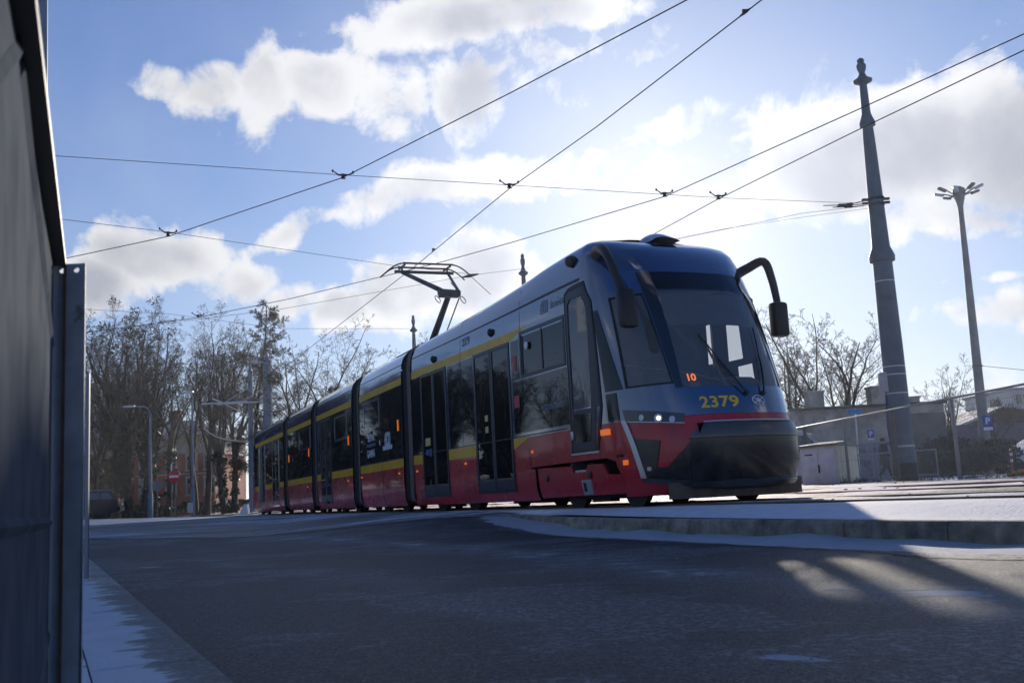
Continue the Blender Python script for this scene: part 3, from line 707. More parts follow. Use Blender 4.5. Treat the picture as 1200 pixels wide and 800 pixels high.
# black bumper shield and its sloping upper half
def facets(mb, us_, rows):
    """flat facets laid over the nose: rows = (z, stand-off, half-width trim of the end columns)"""
    G = [[surfF(u, z)+nrm(surfF, u, z)*SGN[surfF]*o_ for u in (us_ if not cut_ else [us_[0]+cut_]+us_[1:-1]+[us_[-1]-cut_])] for z, o_, cut_ in rows]; n = len(us_)
    mb.add([p for r in G for p in r], [(k*n+q, k*n+q+1, (k+1)*n+q+1, (k+1)*n+q) for k in range(len(G)-1) for q in range(n-1)])
    e = G[-1]; b_ = G[0]
    for row in (e, b_): mb.add(row+[p+TD*.06 for p in row], [(q, q+1, n+q+1, n+q) for q in range(n-1)])
    for c in (0, n-1): col = [r[c] for r in G]; m_ = len(col); mb.add(col+[p+TD*.05+TN*(.03 if c == 0 else -.03) for p in col], [(q, q+1, m_+q+1, m_+q) for q in range(m_-1)])
mb = MB(); facets(mb, [.318, .345, .40, .50, .60, .66, .70, .755], [(.525, .050, .0), (.72, .062, 0), (.984, .050, 0)]); mb.open = True
shield = mb.build('bumper_shield', T_bump, tram)
mb = MB(); facets(mb, [.318, .345, .40, .50, .60, .66, .70, .740], [(.990, .054, 0), (1.03, .060, .004), (1.155, .040, .044)]); mb.open = True; mb.build('bumper_flap', mat('tram_black_skylit', (0.06, 0.062, 0.066), .35, coat=.3, var=.2), tram)  # lighter than the shield: light on the upward-facing slope is in its colour
mb = MB(); panel(mb, surfF, [(.362, 1.172), (.638, 1.172), (.636, 1.158), (.364, 1.158)], .052, .05, du=.02); mb.build('bumper_edge_trim', T_alu, tram)
# lower lip
mb = MB(); panel(mb, surfF, [(.170, .578), (.320, .525), (.320, .480), (.180, .535)], .045, .06, du=.015); panel(mb, surfF, rectp(.320, .68, .480, .525), .075, .09, du=.015); panel(mb, surfF, rectp(.318, .70, .37, .480), .030, .04, du=.02); panel(mb, surfF, [(.83, .578), (.68, .525), (.68, .480), (.82, .535)], .045, .06, du=.015)
mb.build('bumper_lip', T_lip, tram)
mb = MB(); panel(mb, surfF, [(.68, .478), (.83, .535), (.84, .40), (.70, .40)], .03, .04, du=.015); mb.build('side_lip', T_lipsun, tram)
mb = MB(); panel(mb, surfF, [(.118, .578), (.168, .565), (.318, .478), (.31, .405), (.160, .375), (.128, .375)], .028, .04, du=.015); lo = mb.build('lower_skirt', T_red, tram)
# deflector under the nose
mb = MB(); 
pts = [(-1.22, .25), (-1.40, .7), (-1.44, 1.2), (-1.40, 1.7), (-1.22, 2.15)]
for (s0_, t0), (s1_, t1) in zip(pts, pts[1:]):
    a, b = fr1(s0_+.12, t0, 0), fr1(s1_+.12, t1, 0); mb.add([a+V3(0, 0, .31), b+V3(0, 0, .31), b+V3(0, 0, .50), a+V3(0, 0, .50), a+TD*.03+V3(0, 0, .31), b+TD*.03+V3(0, 0, .31), b+TD*.03+V3(0, 0, .50), a+TD*.03+V3(0, 0, .50)], [(0, 1, 2, 3), (4, 7, 6, 5), (0, 4, 5, 1), (3, 2, 6, 7), (0, 3, 7, 4), (1, 5, 6, 2)])
mb.build('track_deflector', T_defl, tram)
# red band seam
mb = MB(); panel(mb, surfF, rectp(.395, .3965, 1.175, 1.262), .003, .004, du=.01); panel(mb, surfF, rectp(.310, .690, 1.262, 1.266), .003, .004); mb.build('panel_seam', T_frame, tram)

# bogie skirt with its notch
mb = MB()
for q in ([(s_(1.89), .80), (s_(.86), .79), (s_(.82), .705), (s_(.82), .40), (s_(1.88), .39)], [(s_(.82), .705), (s_(.47), .705), (s_(.47), .40), (s_(.82), .40)], [(s_(.47), .705), (s_(.40), .79), (.046, .785), (.060, .65), (.060, .40), (s_(.47), .40)], [(.060, .65), (.101, .638), (.124, .405), (.060, .40)]):
    panel(mb, surfF, q, .002, .03, du=.02 if q[0][0] > 0 else .1)
sk = mb.build('bogie_skirt', T_red, tram)
mb = MB(); ring(mb, surfF, rectp(s_(.60), s_(.34), .415, .60), .035, .012, .015); mb.build('skirt_frame', T_alu, sk)
mb = MB(); panel(mb, surfF, rectp(s_(.565), s_(.375), .45, .565), .006, .006); mb.build('skirt_opening', T_frame, sk)
for s0_, z0_ in ((1.60, .655), (.36, .655)):
    p = surfF(s_(s0_), z0_); mb = MB(); mb.lathe(p-TN*.002, [(0, 0), (.045, 0), (.045, .012), (.028, .016), (0, .016)], 14, axis=-TN); mb.build('skirt_lock', T_frame, sk)
mb = MB(); mb.box(fr1(.62, .12, .715), (.34, .2, .03), (TD, TN, Vector((0, 0, 1)))); mb.build('step_plate', T_alu, sk)
# recess behind the skirt
mb = MB(); mb.box(fr1(.9, .42, .62), (2.7, .05, .5), (TD, TN, Vector((0, 0, 1)))); mb.box(fr1(.9, .22, .86), (2.6, .36, .03), (TD, TN, Vector((0, 0, 1)))); mb.build('bogie_recess', T_under, tram)

# --- cab door
mb = MB(); 
inner = CDG
ring(mb, surfF, [(-.335, .965), (.030, .965), (.058, 1.5), (.066, 2.86), (.038, 3.09), (-.245, 3.09), (-.335, 2.98)], .05, .008, .015, wu=.05, du=.05) if False else None
lower = [(-.32, .98), (.028, .98), (.040, 1.50), (-.32, 1.50)]
panel(mb, surfF, lower, .006, .012)
for q in ([(-.32, 1.50), (-.265, 1.50), (-.265, 2.92), (-.32, 3.04)], [(-.32, 3.04), (-.265, 2.92), (-.19, 2.985), (-.23, 3.065)], [(-.23, 3.065), (-.19, 2.985), (.020, 2.985), (.036, 3.07)], [(.036, 3.07), (.020, 2.985), (.040, 2.80), (.062, 2.87)], [(.040, 2.80), (.062, 2.87), (.055, 1.50), (.024, 1.50)]):
    panel(mb, surfF, q, .006, .012)
cd = mb.build('cab_door', T_dfr, tram)
mb = MB()
for q in ([(-.345, .955), (-.325, .955), (-.325, 3.05), (-.345, 3.06)], [(-.345, 3.06), (-.325, 3.045), (-.225, 3.068), (-.235, 3.09)], [(-.235, 3.09), (-.225, 3.068), (.036, 3.072), (.040, 3.10)], [(.040, 3.10), (.036, 3.072), (.062, 2.87), (.070, 2.875)], [(.062, 2.87), (.070, 2.875), (.062, 1.5), (.055, 1.5)], [(.055, 1.5), (.062, 1.5), (.038, .955), (.030, .955)], [(-.345, .955), (.038, .955), (.036, .975), (-.345, .975)]):
    panel(mb, surfF, q, .010, .02)
mb.build('door_seal', T_frame, cd)
mb = MB(); panel(mb, surfF, [(-.36, .925), (.040, .925), (.041, .95), (-.36, .95)], .016, .02); mb.build('door_sill', T_alu, cd)
pane('door_window', surfF, CDG, T_glass, cd)
mb = MB(); panel(mb, surfF, [(-.26, 1.08), (.016, 1.08), (.024, 1.44), (-.26, 1.46)], .009, .006); mb.build('lower_pane', T_win, cd)
for k, (u, z) in enumerate(((-.29, 1.18),)):
    p = surfF(u, z); mb = MB(); mb.box(p-TN*.02, (.06, .03, .12), (TD, TN, Vector((0, 0, 1))), bev=.01); mb.build('door_handle', T_alu, cd)
# drop window C with frame
mb = MB(); ring(mb, surfF, rectp(s_(2.30), s_(.84), 2.13, 2.82), .05, .008, .02); panel(mb, surfF, rectp(s_(1.57), s_(1.54), 2.18, 2.77), .004, .01); wc = mb.build('drop_window', T_dfr, tram)
pane('window_pane', surfF, WC, T_dglass, wc)
mb = MB(); panel(mb, surfF, rectp(s_(2.24), s_(2.20), 2.17, 2.76), .002, .01); mb.build('dark_slot', T_frame, wc)
p = surfF(s_(2.02), 2.58); mb = MB(); mb.lathe(p-TN*.012+TD*.0, [(0, 0), (.055, 0), (.06, .015), (0, .02)], 14, axis=-TN); mb.build('vent_knob', T_alu, wc)
# dark glazing below it and other fixed panes
def swin(sf, a, b, z0, z1, name='side_window', off=.003, parent=tram):
    mb = MB(); panel(mb, sf, rectp(a, b, z0, z1), off, .006, du=.5, dz=.7); return mb.build(name, T_win, parent)
swin(surfF, s_(2.60), s_(.83), 1.345, 2.11); swin(surfF, s_(5.32), s_(4.17), 1.30, 2.715); swin(surfF, s_(7.30), s_(6.80), 1.30, 2.715)
swin(surfF, s_(2.62), s_(2.34), 2.13, 2.72)
# doors
def tram_door(sf, su, d, z0, z1, leaves=2, rail=True, off=.010, gl=T_dglass, nrmv=TN, dv=TD, frm=fr1, sv=None):
    """su: side position -> u; d = (rear s, front s)"""
    w = (d[0]-d[1])/leaves
    for k in range(leaves):
        a, b = d[0]-k*w, d[0]-(k+1)*w; ua, ub = sorted((su(a), su(b))); ua += .006; ub -= .006
        mb = MB(); ring(mb, sf, rectp(ua, ub, z0, z1), .055, off, .03, du=.5); panel(mb, sf, rectp(ua+.05, ub-.05, z0+.05, z0+.21), off-.002, .02, du=.5)
        dl = mb.build('passenger_door', T_dfr, tram)
        pane('door_glass', sf, rectp(ua+.05, ub-.05, z0+.20, z1-.05), gl, dl, off=off-.010, du=.5)
        mb = MB(); panel(mb, sf, rectp(ua+.05, ub-.05, z0+.19, z0+.215), off+.001, .01, du=.5); mb.build('glazing_bar', T_endf, dl)
        if rail:
            mid = (a+b)/2+(.10 if k == 0 else -.10)*0; pts = []
            for z in lin(z0+.27, 2.22, 10):
                bow = .10*math.sin(math.pi*(z-z0-.27)/(2.22-z0-.27)); s = mid+.05+(bow if k == 0 else -bow)*.8
                pts.append(frm(s, .035, z))
            mb = MB(); mb.tube(pts, .014, 6); mb.build('door_handrail', T_bar, dl)
tram_door(surfF, s_, DA, .50, 2.735, rail=False); tram_door(surfF, s_, DB, .50, 2.735)
# stickers on doors and panes
def stick(sf, a, b, z0, z1, m, name='sticker', off=.008):
    mb = MB(); panel(mb, sf, rectp(min(a, b), max(a, b), z0, z1), off, .002, du=.4); return mb.build(name, m, tram)
stick(surfF, s_(6.58), s_(6.32), 1.42, 1.56, T_decal_yel); stick(surfF, s_(6.56), s_(6.40), 1.25, 1.35, T_decal_blue); stick(surfF, s_(6.37), s_(6.26), 1.22, 1.36, T_decal_blue)
stick(surfF, s_(3.72), s_(3.60), 1.62, 1.72, T_decal_yel); stick(surfF, s_(3.72), s_(3.60), 1.44, 1.54, T_decal_yel)
stick(surfF, s_(2.54), s_(2.43), 2.27, 2.49, T_decal_red); stick(surfF, s_(2.56), s_(2.38), 1.72, 1.90, T_decal_red)
# seams on the navy band
mb = MB()
for s in (4.69, 2.27): panel(mb, surfF, rectp(s_(s)-.004, s_(s)+.004, 2.73, 3.37), .002, .003)
for s, z0_, z1_ in ((4.69, 1.28, 2.7), (2.12, .85, 1.1), (4.15, .45, 1.25), (2.65, .45, 1.1)): panel(mb, surfF, rectp(s_(s)-.003, s_(s)+.003, z0_, z1_), .005, .003)
panel(mb, surfF, rectp(s_(5.40), s_(4.20), .748, .752), .002, .002, du=.5); panel(mb, surfF, rectp(s_(2.66), s_(2.1), .738, .742), .002, .002, du=.5)
panel(mb, surfF, rectp(s_(7.3), s_(.9), 1.285, 1.30), .004, .004, du=.5)
mb.build('panel_joint', T_frame, tram)
# lettering
lettering('fleet_number', surfF, '2379', .424, 1.345, .185, .30, T_yelnum, tram, bold=.028, spacing=1.05)
lettering('fleet_number', surfF, '2379', s_(4.43), 2.955, .17, 1.0, T_fade, tram, bold=.02)
lettering('anniversary_mark', surfF, '600', s_(1.43), 2.945, .20, 1.0, T_fade, tram, bold=.03, spacing=.8); lettering('anniversary_mark', surfF, 'lat miasta', s_(1.03), 2.975, .14, .95, T_fade, tram, bold=.01, spacing=.85, italic=.2)
lettering('maker_mark', surfF, 'M', s_(1.27), 1.80, .13, 1.0, T_fade, tram, bold=.02)
lettering('maker_mark', surfF, 'MODERTRANS', s_(1.30), 1.60, .105, 1.0, T_fade, tram, bold=.02)
mb = MB()
def circle_on(mb, sf, u, z, r, du_dm, w=.010, off=.006):
    P = []; n = 28
    for k in range(n):
        for rr in (r, r-w):
            th = 2*math.pi*k/n; uu = u+math.cos(th)*rr*du_dm; zz = z+math.sin(th)*rr; P.append(sf(uu, zz)+nrm(sf, uu, zz)*SGN[sf]*off)
    mb.add(P, [(2*k, 2*k+1, (2*k+3) % (2*n), (2*k+2) % (2*n)) for k in range(n)]); mb.open = True
circle_on(mb, surfF, .526, 1.415, .062, .30, .010); mb.build('emblem_ring', T_white, tram); mb = MB(); circle_on(mb, surfF, s_(1.27), 1.84, .12, 1.0, .012); mb.build('emblem_ring', T_fade, tram)
lettering('emblem', surfF, 'K', .532, 1.383, .085, .26, T_white, tram, bold=.02); lettering('emblem', surfF, 'K', .520, 1.383, .085, -.26, T_white, tram, bold=.02)
# amber lamps
def amber(sf, u, z, w=.05, h=.035, name='marker_lamp', m=None):
    mb = MB(); panel(mb, sf, rectp(u-w/2, u+w/2, z-h/2, z+h/2), .018, .02, du=.02); return mb.build(name, m or T_orange, tram)
amber(surfF, .065, 1.165, .030, .075, 'turn_signal'); amber(surfF, .121, .772, .014, .06, 'turn_signal'); amber(surfF, s_(2.03), 1.05); amber(surfF, s_(4.63), 1.01); amber(surfF, s_(7.11), .99)
for s, z in ((3.34, 2.985), (6.0, 2.94)):
    p = surfF(s_(s), z); mb = MB(); mb.lathe(p, [(0, 0), (.07, 0), (.065, .03), (.03, .055), (0, .06)], 12, axis=(-TN+V3(0, 0, -.3))); mb.build('door_camera', T_frame, tram)
p = surfF(s_(.62), 3.255); mb = MB(); mb.lathe(p-TN*-.02, [(0, -.03), (.075, -.02), (.085, .04), (.07, .09), (.03, .105), (0, .108)], 16, axis=(-TN+V3(0, 0, -.25)+TD*-.3)); mb.build('side_camera', T_frame, tram)
# roof bump (air intake)
mb = MB(); c = fr1(.25, 1.15, 3.74); mb.grid(lambda u, v: c+TD*(-.30+1.0*u)+TN*((v-.5)*.42*(1-.3*u))+V3(0, 0, -.05+.17*math.sin(math.pi*min(1, u*1.15+.05))**.7*math.sin(math.pi*v)**.6), lin(0, 1, 14), lin(0, 1, 12)); mb.build('roof_intake', T_roof, tram)

# --- cab interior
AX1 = (TD, TN, Vector((0, 0, 1)))
mb = MB()
mb.box(fr1(3.5, 1.2, .55), (7.4, 2.2, .05), AX1); mb.box(fr1(-.65, 1.2, .55), (.9, 1.3, .05), AX1); mb.box(fr1(3.9, 1.2, 3.0), (6.4, 2.1, .04), AX1); mb.box(fr1(.2, 1.2, 3.04), (1.0, 1.4, .04), AX1)
mb.box(fr1(7.2, 1.2, 1.8), (.05, 2.2, 2.4), AX1); mb.build('floor_and_ceiling', T_intd, tram)
mb = MB(); mb.box(fr1(.95, 1.2, 1.8), (.05, 2.3, 2.4), AX1); mb.build('cab_bulkhead', T_int, tram)
mb = MB(); mb.box(fr1(-.75, 1.2, 1.42), (.62, 1.7, .10), AX1, bev=.03); mb.box(fr1(-.80, 1.2, 1.05), (.5, 1.6, .7), AX1, bev=.05); mb.box(fr1(-.62, 1.72, 1.60), (.34, .50, .32), (TD*.9+V3(0, 0, .4), TN, V3(0, 0, .9)-TD*.4), bev=.03); mb.build('dashboard', mat('dash_grey_blue', (.06, .075, .11), .45), tram)
mb = MB(); mb.box(fr1(.35, 1.3, 1.22), (.5, .5, .14), AX1, bev=.05); mb.box(fr1(.62, 1.3, 1.62), (.12, .48, .75), (TD*.98+V3(0, 0, -.15), TN, V3(0, 0, 1)), bev=.05); mb.box(fr1(.68, 1.3, 2.1), (.09, .26, .2), AX1, bev=.03); mb.tube([fr1(.35, 1.3, .58), fr1(.35, 1.3, 1.15)], .06); mb.build('driver_seat', T_intd, tram)
def inside(u, z, off): return surfF(u, z)-nrm(surfF, u, z)*SGN[surfF]*off
mb = MB(); mb.grid(lambda u, v: inside(.347+(.655-.347)*u, 2.42+(2.86-2.42)*v, .06), lin(0, 1, 24), lin(0, 1, 6)); mb.open = True; mb.build('sun_blind', T_blind, tram)
mb = MB(); mb.tube([inside(.45, 2.3, .10), inside(.50, 1.8, .3), inside(.56, 1.62, .5)], .014, 6); mb.build('grab_pole', T_ybar, tram); mb = MB(); mb.tube([fr1(.9, .4, 2.2), fr1(.2, 1.5, 1.95), fr1(.0, 2.0, 1.8)], .014, 6); mb.build('grab_pole', T_ybar, tram)
mb = MB(); c0 = inside(.345, 1.69, .03); panel(mb, surfF, rectp(.352, .385, 1.615, 1.672), -.03, 0, du=.01); mb.open = True; mb.build('route_card', T_white, tram)
lettering('route_number', surfF, '10', .362, 1.69, .12, .27, T_led, tram, bold=.03, off=-.03)
# wipers
def on(u, z, off=.03): return surfF(u, z)+nrm(surfF, u, z)*SGN[surfF]*off
for piv, tip in (((.545, 1.50), (.60, 2.35)), ((.50, 1.50), (.42, 2.25))):
    mb = MB(); k = lin(0, 1, 8); P_ = [on(piv[0]+(tip[0]-piv[0])*t*.55, piv[1]+(tip[1]-piv[1])*t*.55, .035+.02*math.sin(3.14*t)) for t in k]; mb.tube(P_, .012, 6)
    B_ = [on(piv[0]+(tip[0]-piv[0])*(.2+.8*t)+.006, piv[1]+(tip[1]-piv[1])*(.2+.8*t), .018) for t in k]; mb.tube(B_, .009, 6); mb.lathe(on(piv[0], piv[1], 0), [(0, 0), (.03, 0), (.03, .035), (0, .04)], 10, axis=nrm(surfF, piv[0], piv[1])*SGN[surfF]); mb.build('wiper', T_frame, tram)
# mirror arms and heads
def mirror(pts, rad, head_c, hs, ax):
    mb = MB(); P_ = [Vector(p) for p in pts]; D_ = []
    for i in range(len(P_)-1):
        p0_, p1_, p2_, p3_ = P_[max(i-1, 0)], P_[i], P_[i+1], P_[min(i+2, len(P_)-1)]
        for k in range(5):
            t = k/5; D_.append(.5*((2*p1_)+(p2_-p0_)*t+(2*p0_-5*p1_+4*p2_-p3_)*t*t+(3*p1_-3*p2_+p3_-p0_)*t**3))
    D_.append(P_[-1]); mb.tube(D_, [rad*(1.0-.35*i/len(D_)) for i in range(len(D_))], 10)
    ar = mb.build('mirror_arm', T_frame, tram)
    mb = MB(); mb.box(head_c, hs, ax, bev=.05); mb.build('mirror_head', T_frame, ar)
mirror([surfF(.10, 3.25)+TN*.06, fr1(-.10, .03, 3.45), fr1(-.42, -.06, 3.42), fr1(-.70, -.12, 3.22), fr1(-.88, -.08, 2.80)], .078, fr1(-.93, -.06, 2.58), (.16, .22, .50), (TD, TN, (V3(0, 0, 1)+TD*.15).normalized()))
mirror([surfF(.80, 3.14)-TN*.08, surfF(.80, 3.14)+TN*.12+V3(0, 0, .10), fr1(-.38, 2.44, 3.38), fr1(-.42, 2.52, 3.14), fr1(-.46, 2.55, 2.78)], .070, fr1(-.46, 2.55, 2.58), (.17, .23, .47), (TD, TN, V3(0, 0, 1)))

# --- underframe, bogies, wheels
def bogie(frm, ax, s, parent=tram):
    mb = MB(); mb.box(frm(s, 1.2, .46), (1.7, 1.5, .16), ax, bev=.03)
    for tt in (.32, 2.08): mb.box(frm(s, tt, .44), (1.9, .10, .18), ax, bev=.03); mb.box(frm(s, tt, .38), (.5, .12, .14), ax)
    b = mb.build('bogie', T_under, parent)
    for ds in (-.78, .78):
        for tt, sg in ((.44, -1), (1.88, 1)):
            mb = MB(); mb.lathe(frm(s+ds, tt, .235+.29), [(0, 0), (.10, 0), (.12, .03), (.29, .03), (.31, .05), (.31, .12), (.0, .12)], 24, axis=ax[1]*sg); mb.build('wheel', T_rail_dark, b)
T_rail_dark = mat('wheel_steel', (.06, .055, .05), .6, metal=.6)
AX2 = (D2, N2, Vector((0, 0, 1)))
bogie(fr1, AX1, .55); bogie(fr1, AX1, 5.9)
for s in (10.6-.0, 15.9, 20.6): bogie(fr2, AX2, s)
bogie(fr2, AX2, 1.9); bogie(fr2, AX2, 6.2)
mb = MB(); mb.box(fr1(3.2, 1.2, .50), (5.0, 1.9, .24), AX1); mb.box(fr1(3.3, 1.2, .40), (1.2, 1.4, .16), AX1)
for a, b in ((.1, 3.6), (4.6, 8.6), (9.6, 13.4), (14.4, 22.4)): mb.box(fr2((a+b)/2, 1.2, .48), (b-a, 1.95, .18), AX2)
mb.build('underframe', T_under, tram)

# --- middle cars and rear car
def mid_car(a, b, label, wins=(), doors=(), ywin=None):
    us = lin(a, b, max(6, int((b-a)/.4))); cutz = [((-99, z), (99, z)) for z in (3.11, 3.13, 3.372, 1.11, 1.28)]
    def fm_(u, z):
        if z > 3.385: return 3
        if z > 3.372 or 3.11 < z < 3.13: return 4
        if 2.73 < z < 2.87 or 1.11 < z < 1.28: return 2
        return 1 if z < 1.27 else 0
    holes = [rectp(d[1]+.02, d[0]-.02, .54, 2.66) for d in doors]
    n = len(us)
    def ex(mb):
        vs = []
        for u in us:
            p = surfM(u, 3.47); q = surfMf(u, 3.47); c = (p+q)/2+V3(0, 0, .03); vs += [p, c, q]
        mb.add(vs, [(i*3+k, i*3+k+1, (i+1)*3+k+1, (i+1)*3+k) for i in range(n-1) for k in range(2)], 3, True)
        zs = ZS; vs = [surfMf(u, z) for z in zs for u in us]; fs = [(j*n+i, j*n+i+1, (j+1)*n+i+1, (j+1)*n+i) for j in range(len(zs)-1) for i in range(n-1)]
        o = len(mb.v); mb.v += [tuple(v) for v in vs]
        for j in range(len(zs)-1):
            for i in range(n-1): mb.f.append((o+j*n+i, o+j*n+i+1, o+(j+1)*n+i+1, o+(j+1)*n+i)); mb.mi.append(fm_(0, (zs[j]+zs[j+1])/2)); mb.sm.append(True)
        for u in (a, b):     # end walls
            mb.add([surfM(u, .42), surfMf(u, .42), surfMf(u, 3.40), surfM(u, 3.40)], [(0, 1, 2, 3)], 4)
    o = shell('car_body', surfM, us, ZS, cutz, holes, fm_, [T_navy, T_red, T_yel, T_roofR, T_frame], tram, ex); o['label'] = label
    return o
idn = lambda s: s
mid_car(.12, 3.72, 'second car, windows only, with white slogan lettering')
mid_car(4.50, 8.78, 'third car with one narrow door', doors=((8.22, 6.85),))
mid_car(9.54, 13.50, 'fourth car, windows only')
swin(surfM, .15, 1.72, 1.30, 2.715); swin(surfM, 1.76, 3.69, 1.30, 2.715); swin(surfM, 4.53, 6.80, 1.30, 2.715)
swin(surfM, 9.57, 11.5, 1.30, 2.715); swin(surfM, 11.54, 13.47, 1.30, 2.715)
for a, b, z0_, z1_ in ((1.90, 3.27, 2.04, 2.68), (5.02, 6.42, 2.02, 2.64), (9.68, 11.42, 2.06, 2.68)):
    mb = MB(); ring(mb, surfM, rectp(a, b, z0_, z1_), .05, .012, .02, du=.5); mb.build('window_frame', T_navy, tram)
tram_door(surfM, idn, (8.22, 6.87), .50, 2.70, rail=False)
mb = MB(); mb.box(fr2(6.7, 1.5, 1.7), (3.9, .05, 2.4), AX2); mb.build('interior_wall', T_intd, tram)
for u in (.42, 4.86, 9.9, 13.2): amber(surfM, u, 1.95, .05, .22, 'orange_marker')
for u, z in ((.44, 1.0), (3.6, 1.03), (5.0, 1.0), (10.2, 1.0)): amber(surfM, u, z)
mb = MB()
for u in (1.74, 3.2, 5.9, 7.9, 11.5): panel(mb, surfM, rectp(u-.004, u+.004, 2.87, 3.37), .002, .003)
for a, b in ((.15, 3.7), (4.53, 6.8), (9.57, 13.47)): panel(mb, surfM, rectp(a, b, .748, .752), .002, .002, du=.5)
for u in (1.74, 11.52): panel(mb, surfM, rectp(u-.004, u+.004, .45, 2.72), .006, .003)
mb.build('panel_joint', T_frame, tram)
lettering('slogan', surfM, 'SETNA', 2.66, 1.785, .225, -.92, T_white, tram, bold=.035, spacing=.9); lettering('slogan', surfM, 'GAMMA', 2.70, 1.44, .225, -.90, T_white, tram, bold=.035, spacing=.9)
lettering('slogan', surfM, 'MODERTRANS', 2.68, 1.665, .095, -1.25, T_fade, tram, bold=.03)
lettering('slogan', surfM, '600', 1.28, 1.60, .40, -1.0, T_white, tram, bold=.03, spacing=.75, stretch=.95); stick(surfM, .92, 1.66, 1.52, 1.61, T_white, 'slogan_underline', .006)
mb = MB(); n_ = 12; mb.add([surfM(1.90+.05*math.cos(6.283*k/n_), 1.70+.06*math.sin(6.283*k/n_))-N2*.006 for k in range(n_)], [tuple(range(n_))]); mb.open = True; mb.build('slogan_dot', T_white, tram)
# rear car (mirrored nose)
su_r = lambda s: S0-(SR-s)
RE = su_r(14.28)
USr = lin(RE, 0, 26)+lin(0, 1, 48)[1:]+[1-x for x in lin(RE, 0, 26)[::-1]][1:]
def rm(u, z):
    if z > 3.385: return 3
    if z > 3.372 or (3.11 < z < 3.13 and (u < .02 or u > .98)): return 4
    uu = u if u < .5 else 1-u
    if 2.73 < z < 2.87 and uu < 0: return 2
    if 1.11 < z < 1.28 and uu < -.2: return 2
    return 1 if z < 1.27 else 0
cutr = [((-99, z), (99, z)) for z in (3.11, 3.13, 3.372, 1.11, 1.28)]+[((-.2, 0), (-.2, 9)), ((0, 0), (0, 9))]
rb = shell('car_body', surfR, USr, ZS, cutr, [], rm, [T_navy, T_red, T_yel, T_roofR, T_frame], tram, roofcap(surfR, lin(RE, 0, 26)+lin(0, .5, 24)[1:])); rb['label'] = 'rear car with the second cab'
for a, b in ((14.32, 15.1), (16.7, 18.2), (19.9, 20.9)): swin(surfR, su_r(b) if su_r(b) < su_r(a) else su_r(a), max(su_r(a), su_r(b)), 1.30, 2.715)
T_doorblk = T_win
for d in ((16.62, 15.2), (19.80, 18.28)):
    w = (d[0]-d[1])/2
    for k in range(2):
        ua, ub = sorted((su_r(d[1]+k*w+.01), su_r(d[1]+(k+1)*w-.01))); mb = MB(); ring(mb, surfR, rectp(ua, ub, .5, 2.70), .05, .012, .02, du=.5); dl = mb.build('passenger_door', T_navy, tram)
        mb = MB(); panel(mb, surfR, rectp(ua+.05, ub-.05, .70, 2.65), .006, .01, du=.5); mb.build('door_glass', T_win, dl)
mb = MB(); panel(mb, surfR, [(.345, 2.87), (.655, 2.87), (.672, 1.60), (.328, 1.60)], .006, .01); panel(mb, surfR, CG, .006, .01); panel(mb, surfR, rectp(-.3, .05, 1.5, 2.85), .006, .01, du=.08); mb.build('rear_windscreen', T_win, tram)
mb = MB(); panel(mb, surfR, rectp(.12, .40, .42, .95), .03, .05, du=.03); panel(mb, surfR, rectp(.60, .88, .42, .95), .03, .05, du=.03); mb.build('rear_bumper', T_red, tram)
# bellows between the cars
def profile(frm, s, ins):
    P_ = [frm(s, .10+ins, .40), frm(s, .02+ins, .46), frm(s, ins, .56), frm(s, ins, 1.2), frm(s, ins, 2.0), frm(s, ins, 2.9), frm(s, .015+ins, 3.1), frm(s, .05+ins, 3.24), frm(s, .12+ins, 3.35), frm(s, .26+ins, 3.44-ins*.4), frm(s, .6, 3.49-ins*.5), frm(s, 1.2, 3.51-ins*.5)]
    c = frm(s, 1.2, 0); Q_ = []
    for p in P_[:-1][::-1]:
        d = p-c; lat = d.dot(frm(0, 1, 0)-frm(0, 0, 0)); Q_.append(p-(frm(0, 1, 0)-frm(0, 0, 0))*2*lat)
    return P_+Q_
def bellow(A, B, nr=7):
    mb = MB(); n = len(A); rows = []
    for i in range(nr*2+1):
        t = i/(nr*2); k = .035 if i % 2 else .0
        cen = (A[0]+A[-1])*.5*(1-t)+(B[0]+B[-1])*.5*t
        rows.append([(A[j]*(1-t)+B[j]*t)+((cen+V3(0, 0, 1.5))-(A[j]*(1-t)+B[j]*t)).normalized()*k for j in range(n)])
    mb.add([p for r in rows for p in r], [(i*n+j, i*n+j+1, (i+1)*n+j+1, (i+1)*n+j) for i in range(nr*2) for j in range(n-1)]); mb.open = True
    return mb.build('bellows', T_bel, tram)
def endframe(frm, s0_, s1_, ins=-.012):
    A, B = profile(frm, s0_, ins), profile(frm, s1_, ins); m_ = [(a+b)/2 for a, b in zip(A, B)]; n = len(A); mb = MB()
    rows = []; 
    for k in range(7):
        t = k/6; rows.append([a*(1-t)+b*t+V3(0, 0, 0) + (frm(0, 1, 0)-frm(0, 0, 0))*(.010 if k % 2 else 0) for a, b in zip(A, B)])
    mb.add([p for r in rows for p in r], [(i*n+j, i*n+j+1, (i+1)*n+j+1, (i+1)*n+j) for i in range(6) for j in range(n-1)]); mb.open = True
    mb.build('end_frame', T_endf, tram)
endframe(fr1, 7.30, 7.52); bellow(profile(fr1, 7.50, .03), profile(fr2, .13, .03), 6)
for a, b in ((3.70, 4.52), (8.76, 9.56), (13.48, 14.30)):
    endframe(fr2, a, a+.16); bellow(profile(fr2, a+.15, .03), profile(fr2, b, .03), 6)
# roof boxes on the cars (only their edges show)
for frm, ax, s, l in ((fr1, AX1, 5.2, 2.4), (fr2, AX2, 6.6, 3.0), (fr2, AX2, 11.5, 2.6), (fr2, AX2, 17.0, 3.0)):
    mb = MB(); mb.box(frm(s, 1.2, 3.545), (l, 1.1, .10), ax, bev=.04); mb.build('roof_unit', T_roofR, tram)
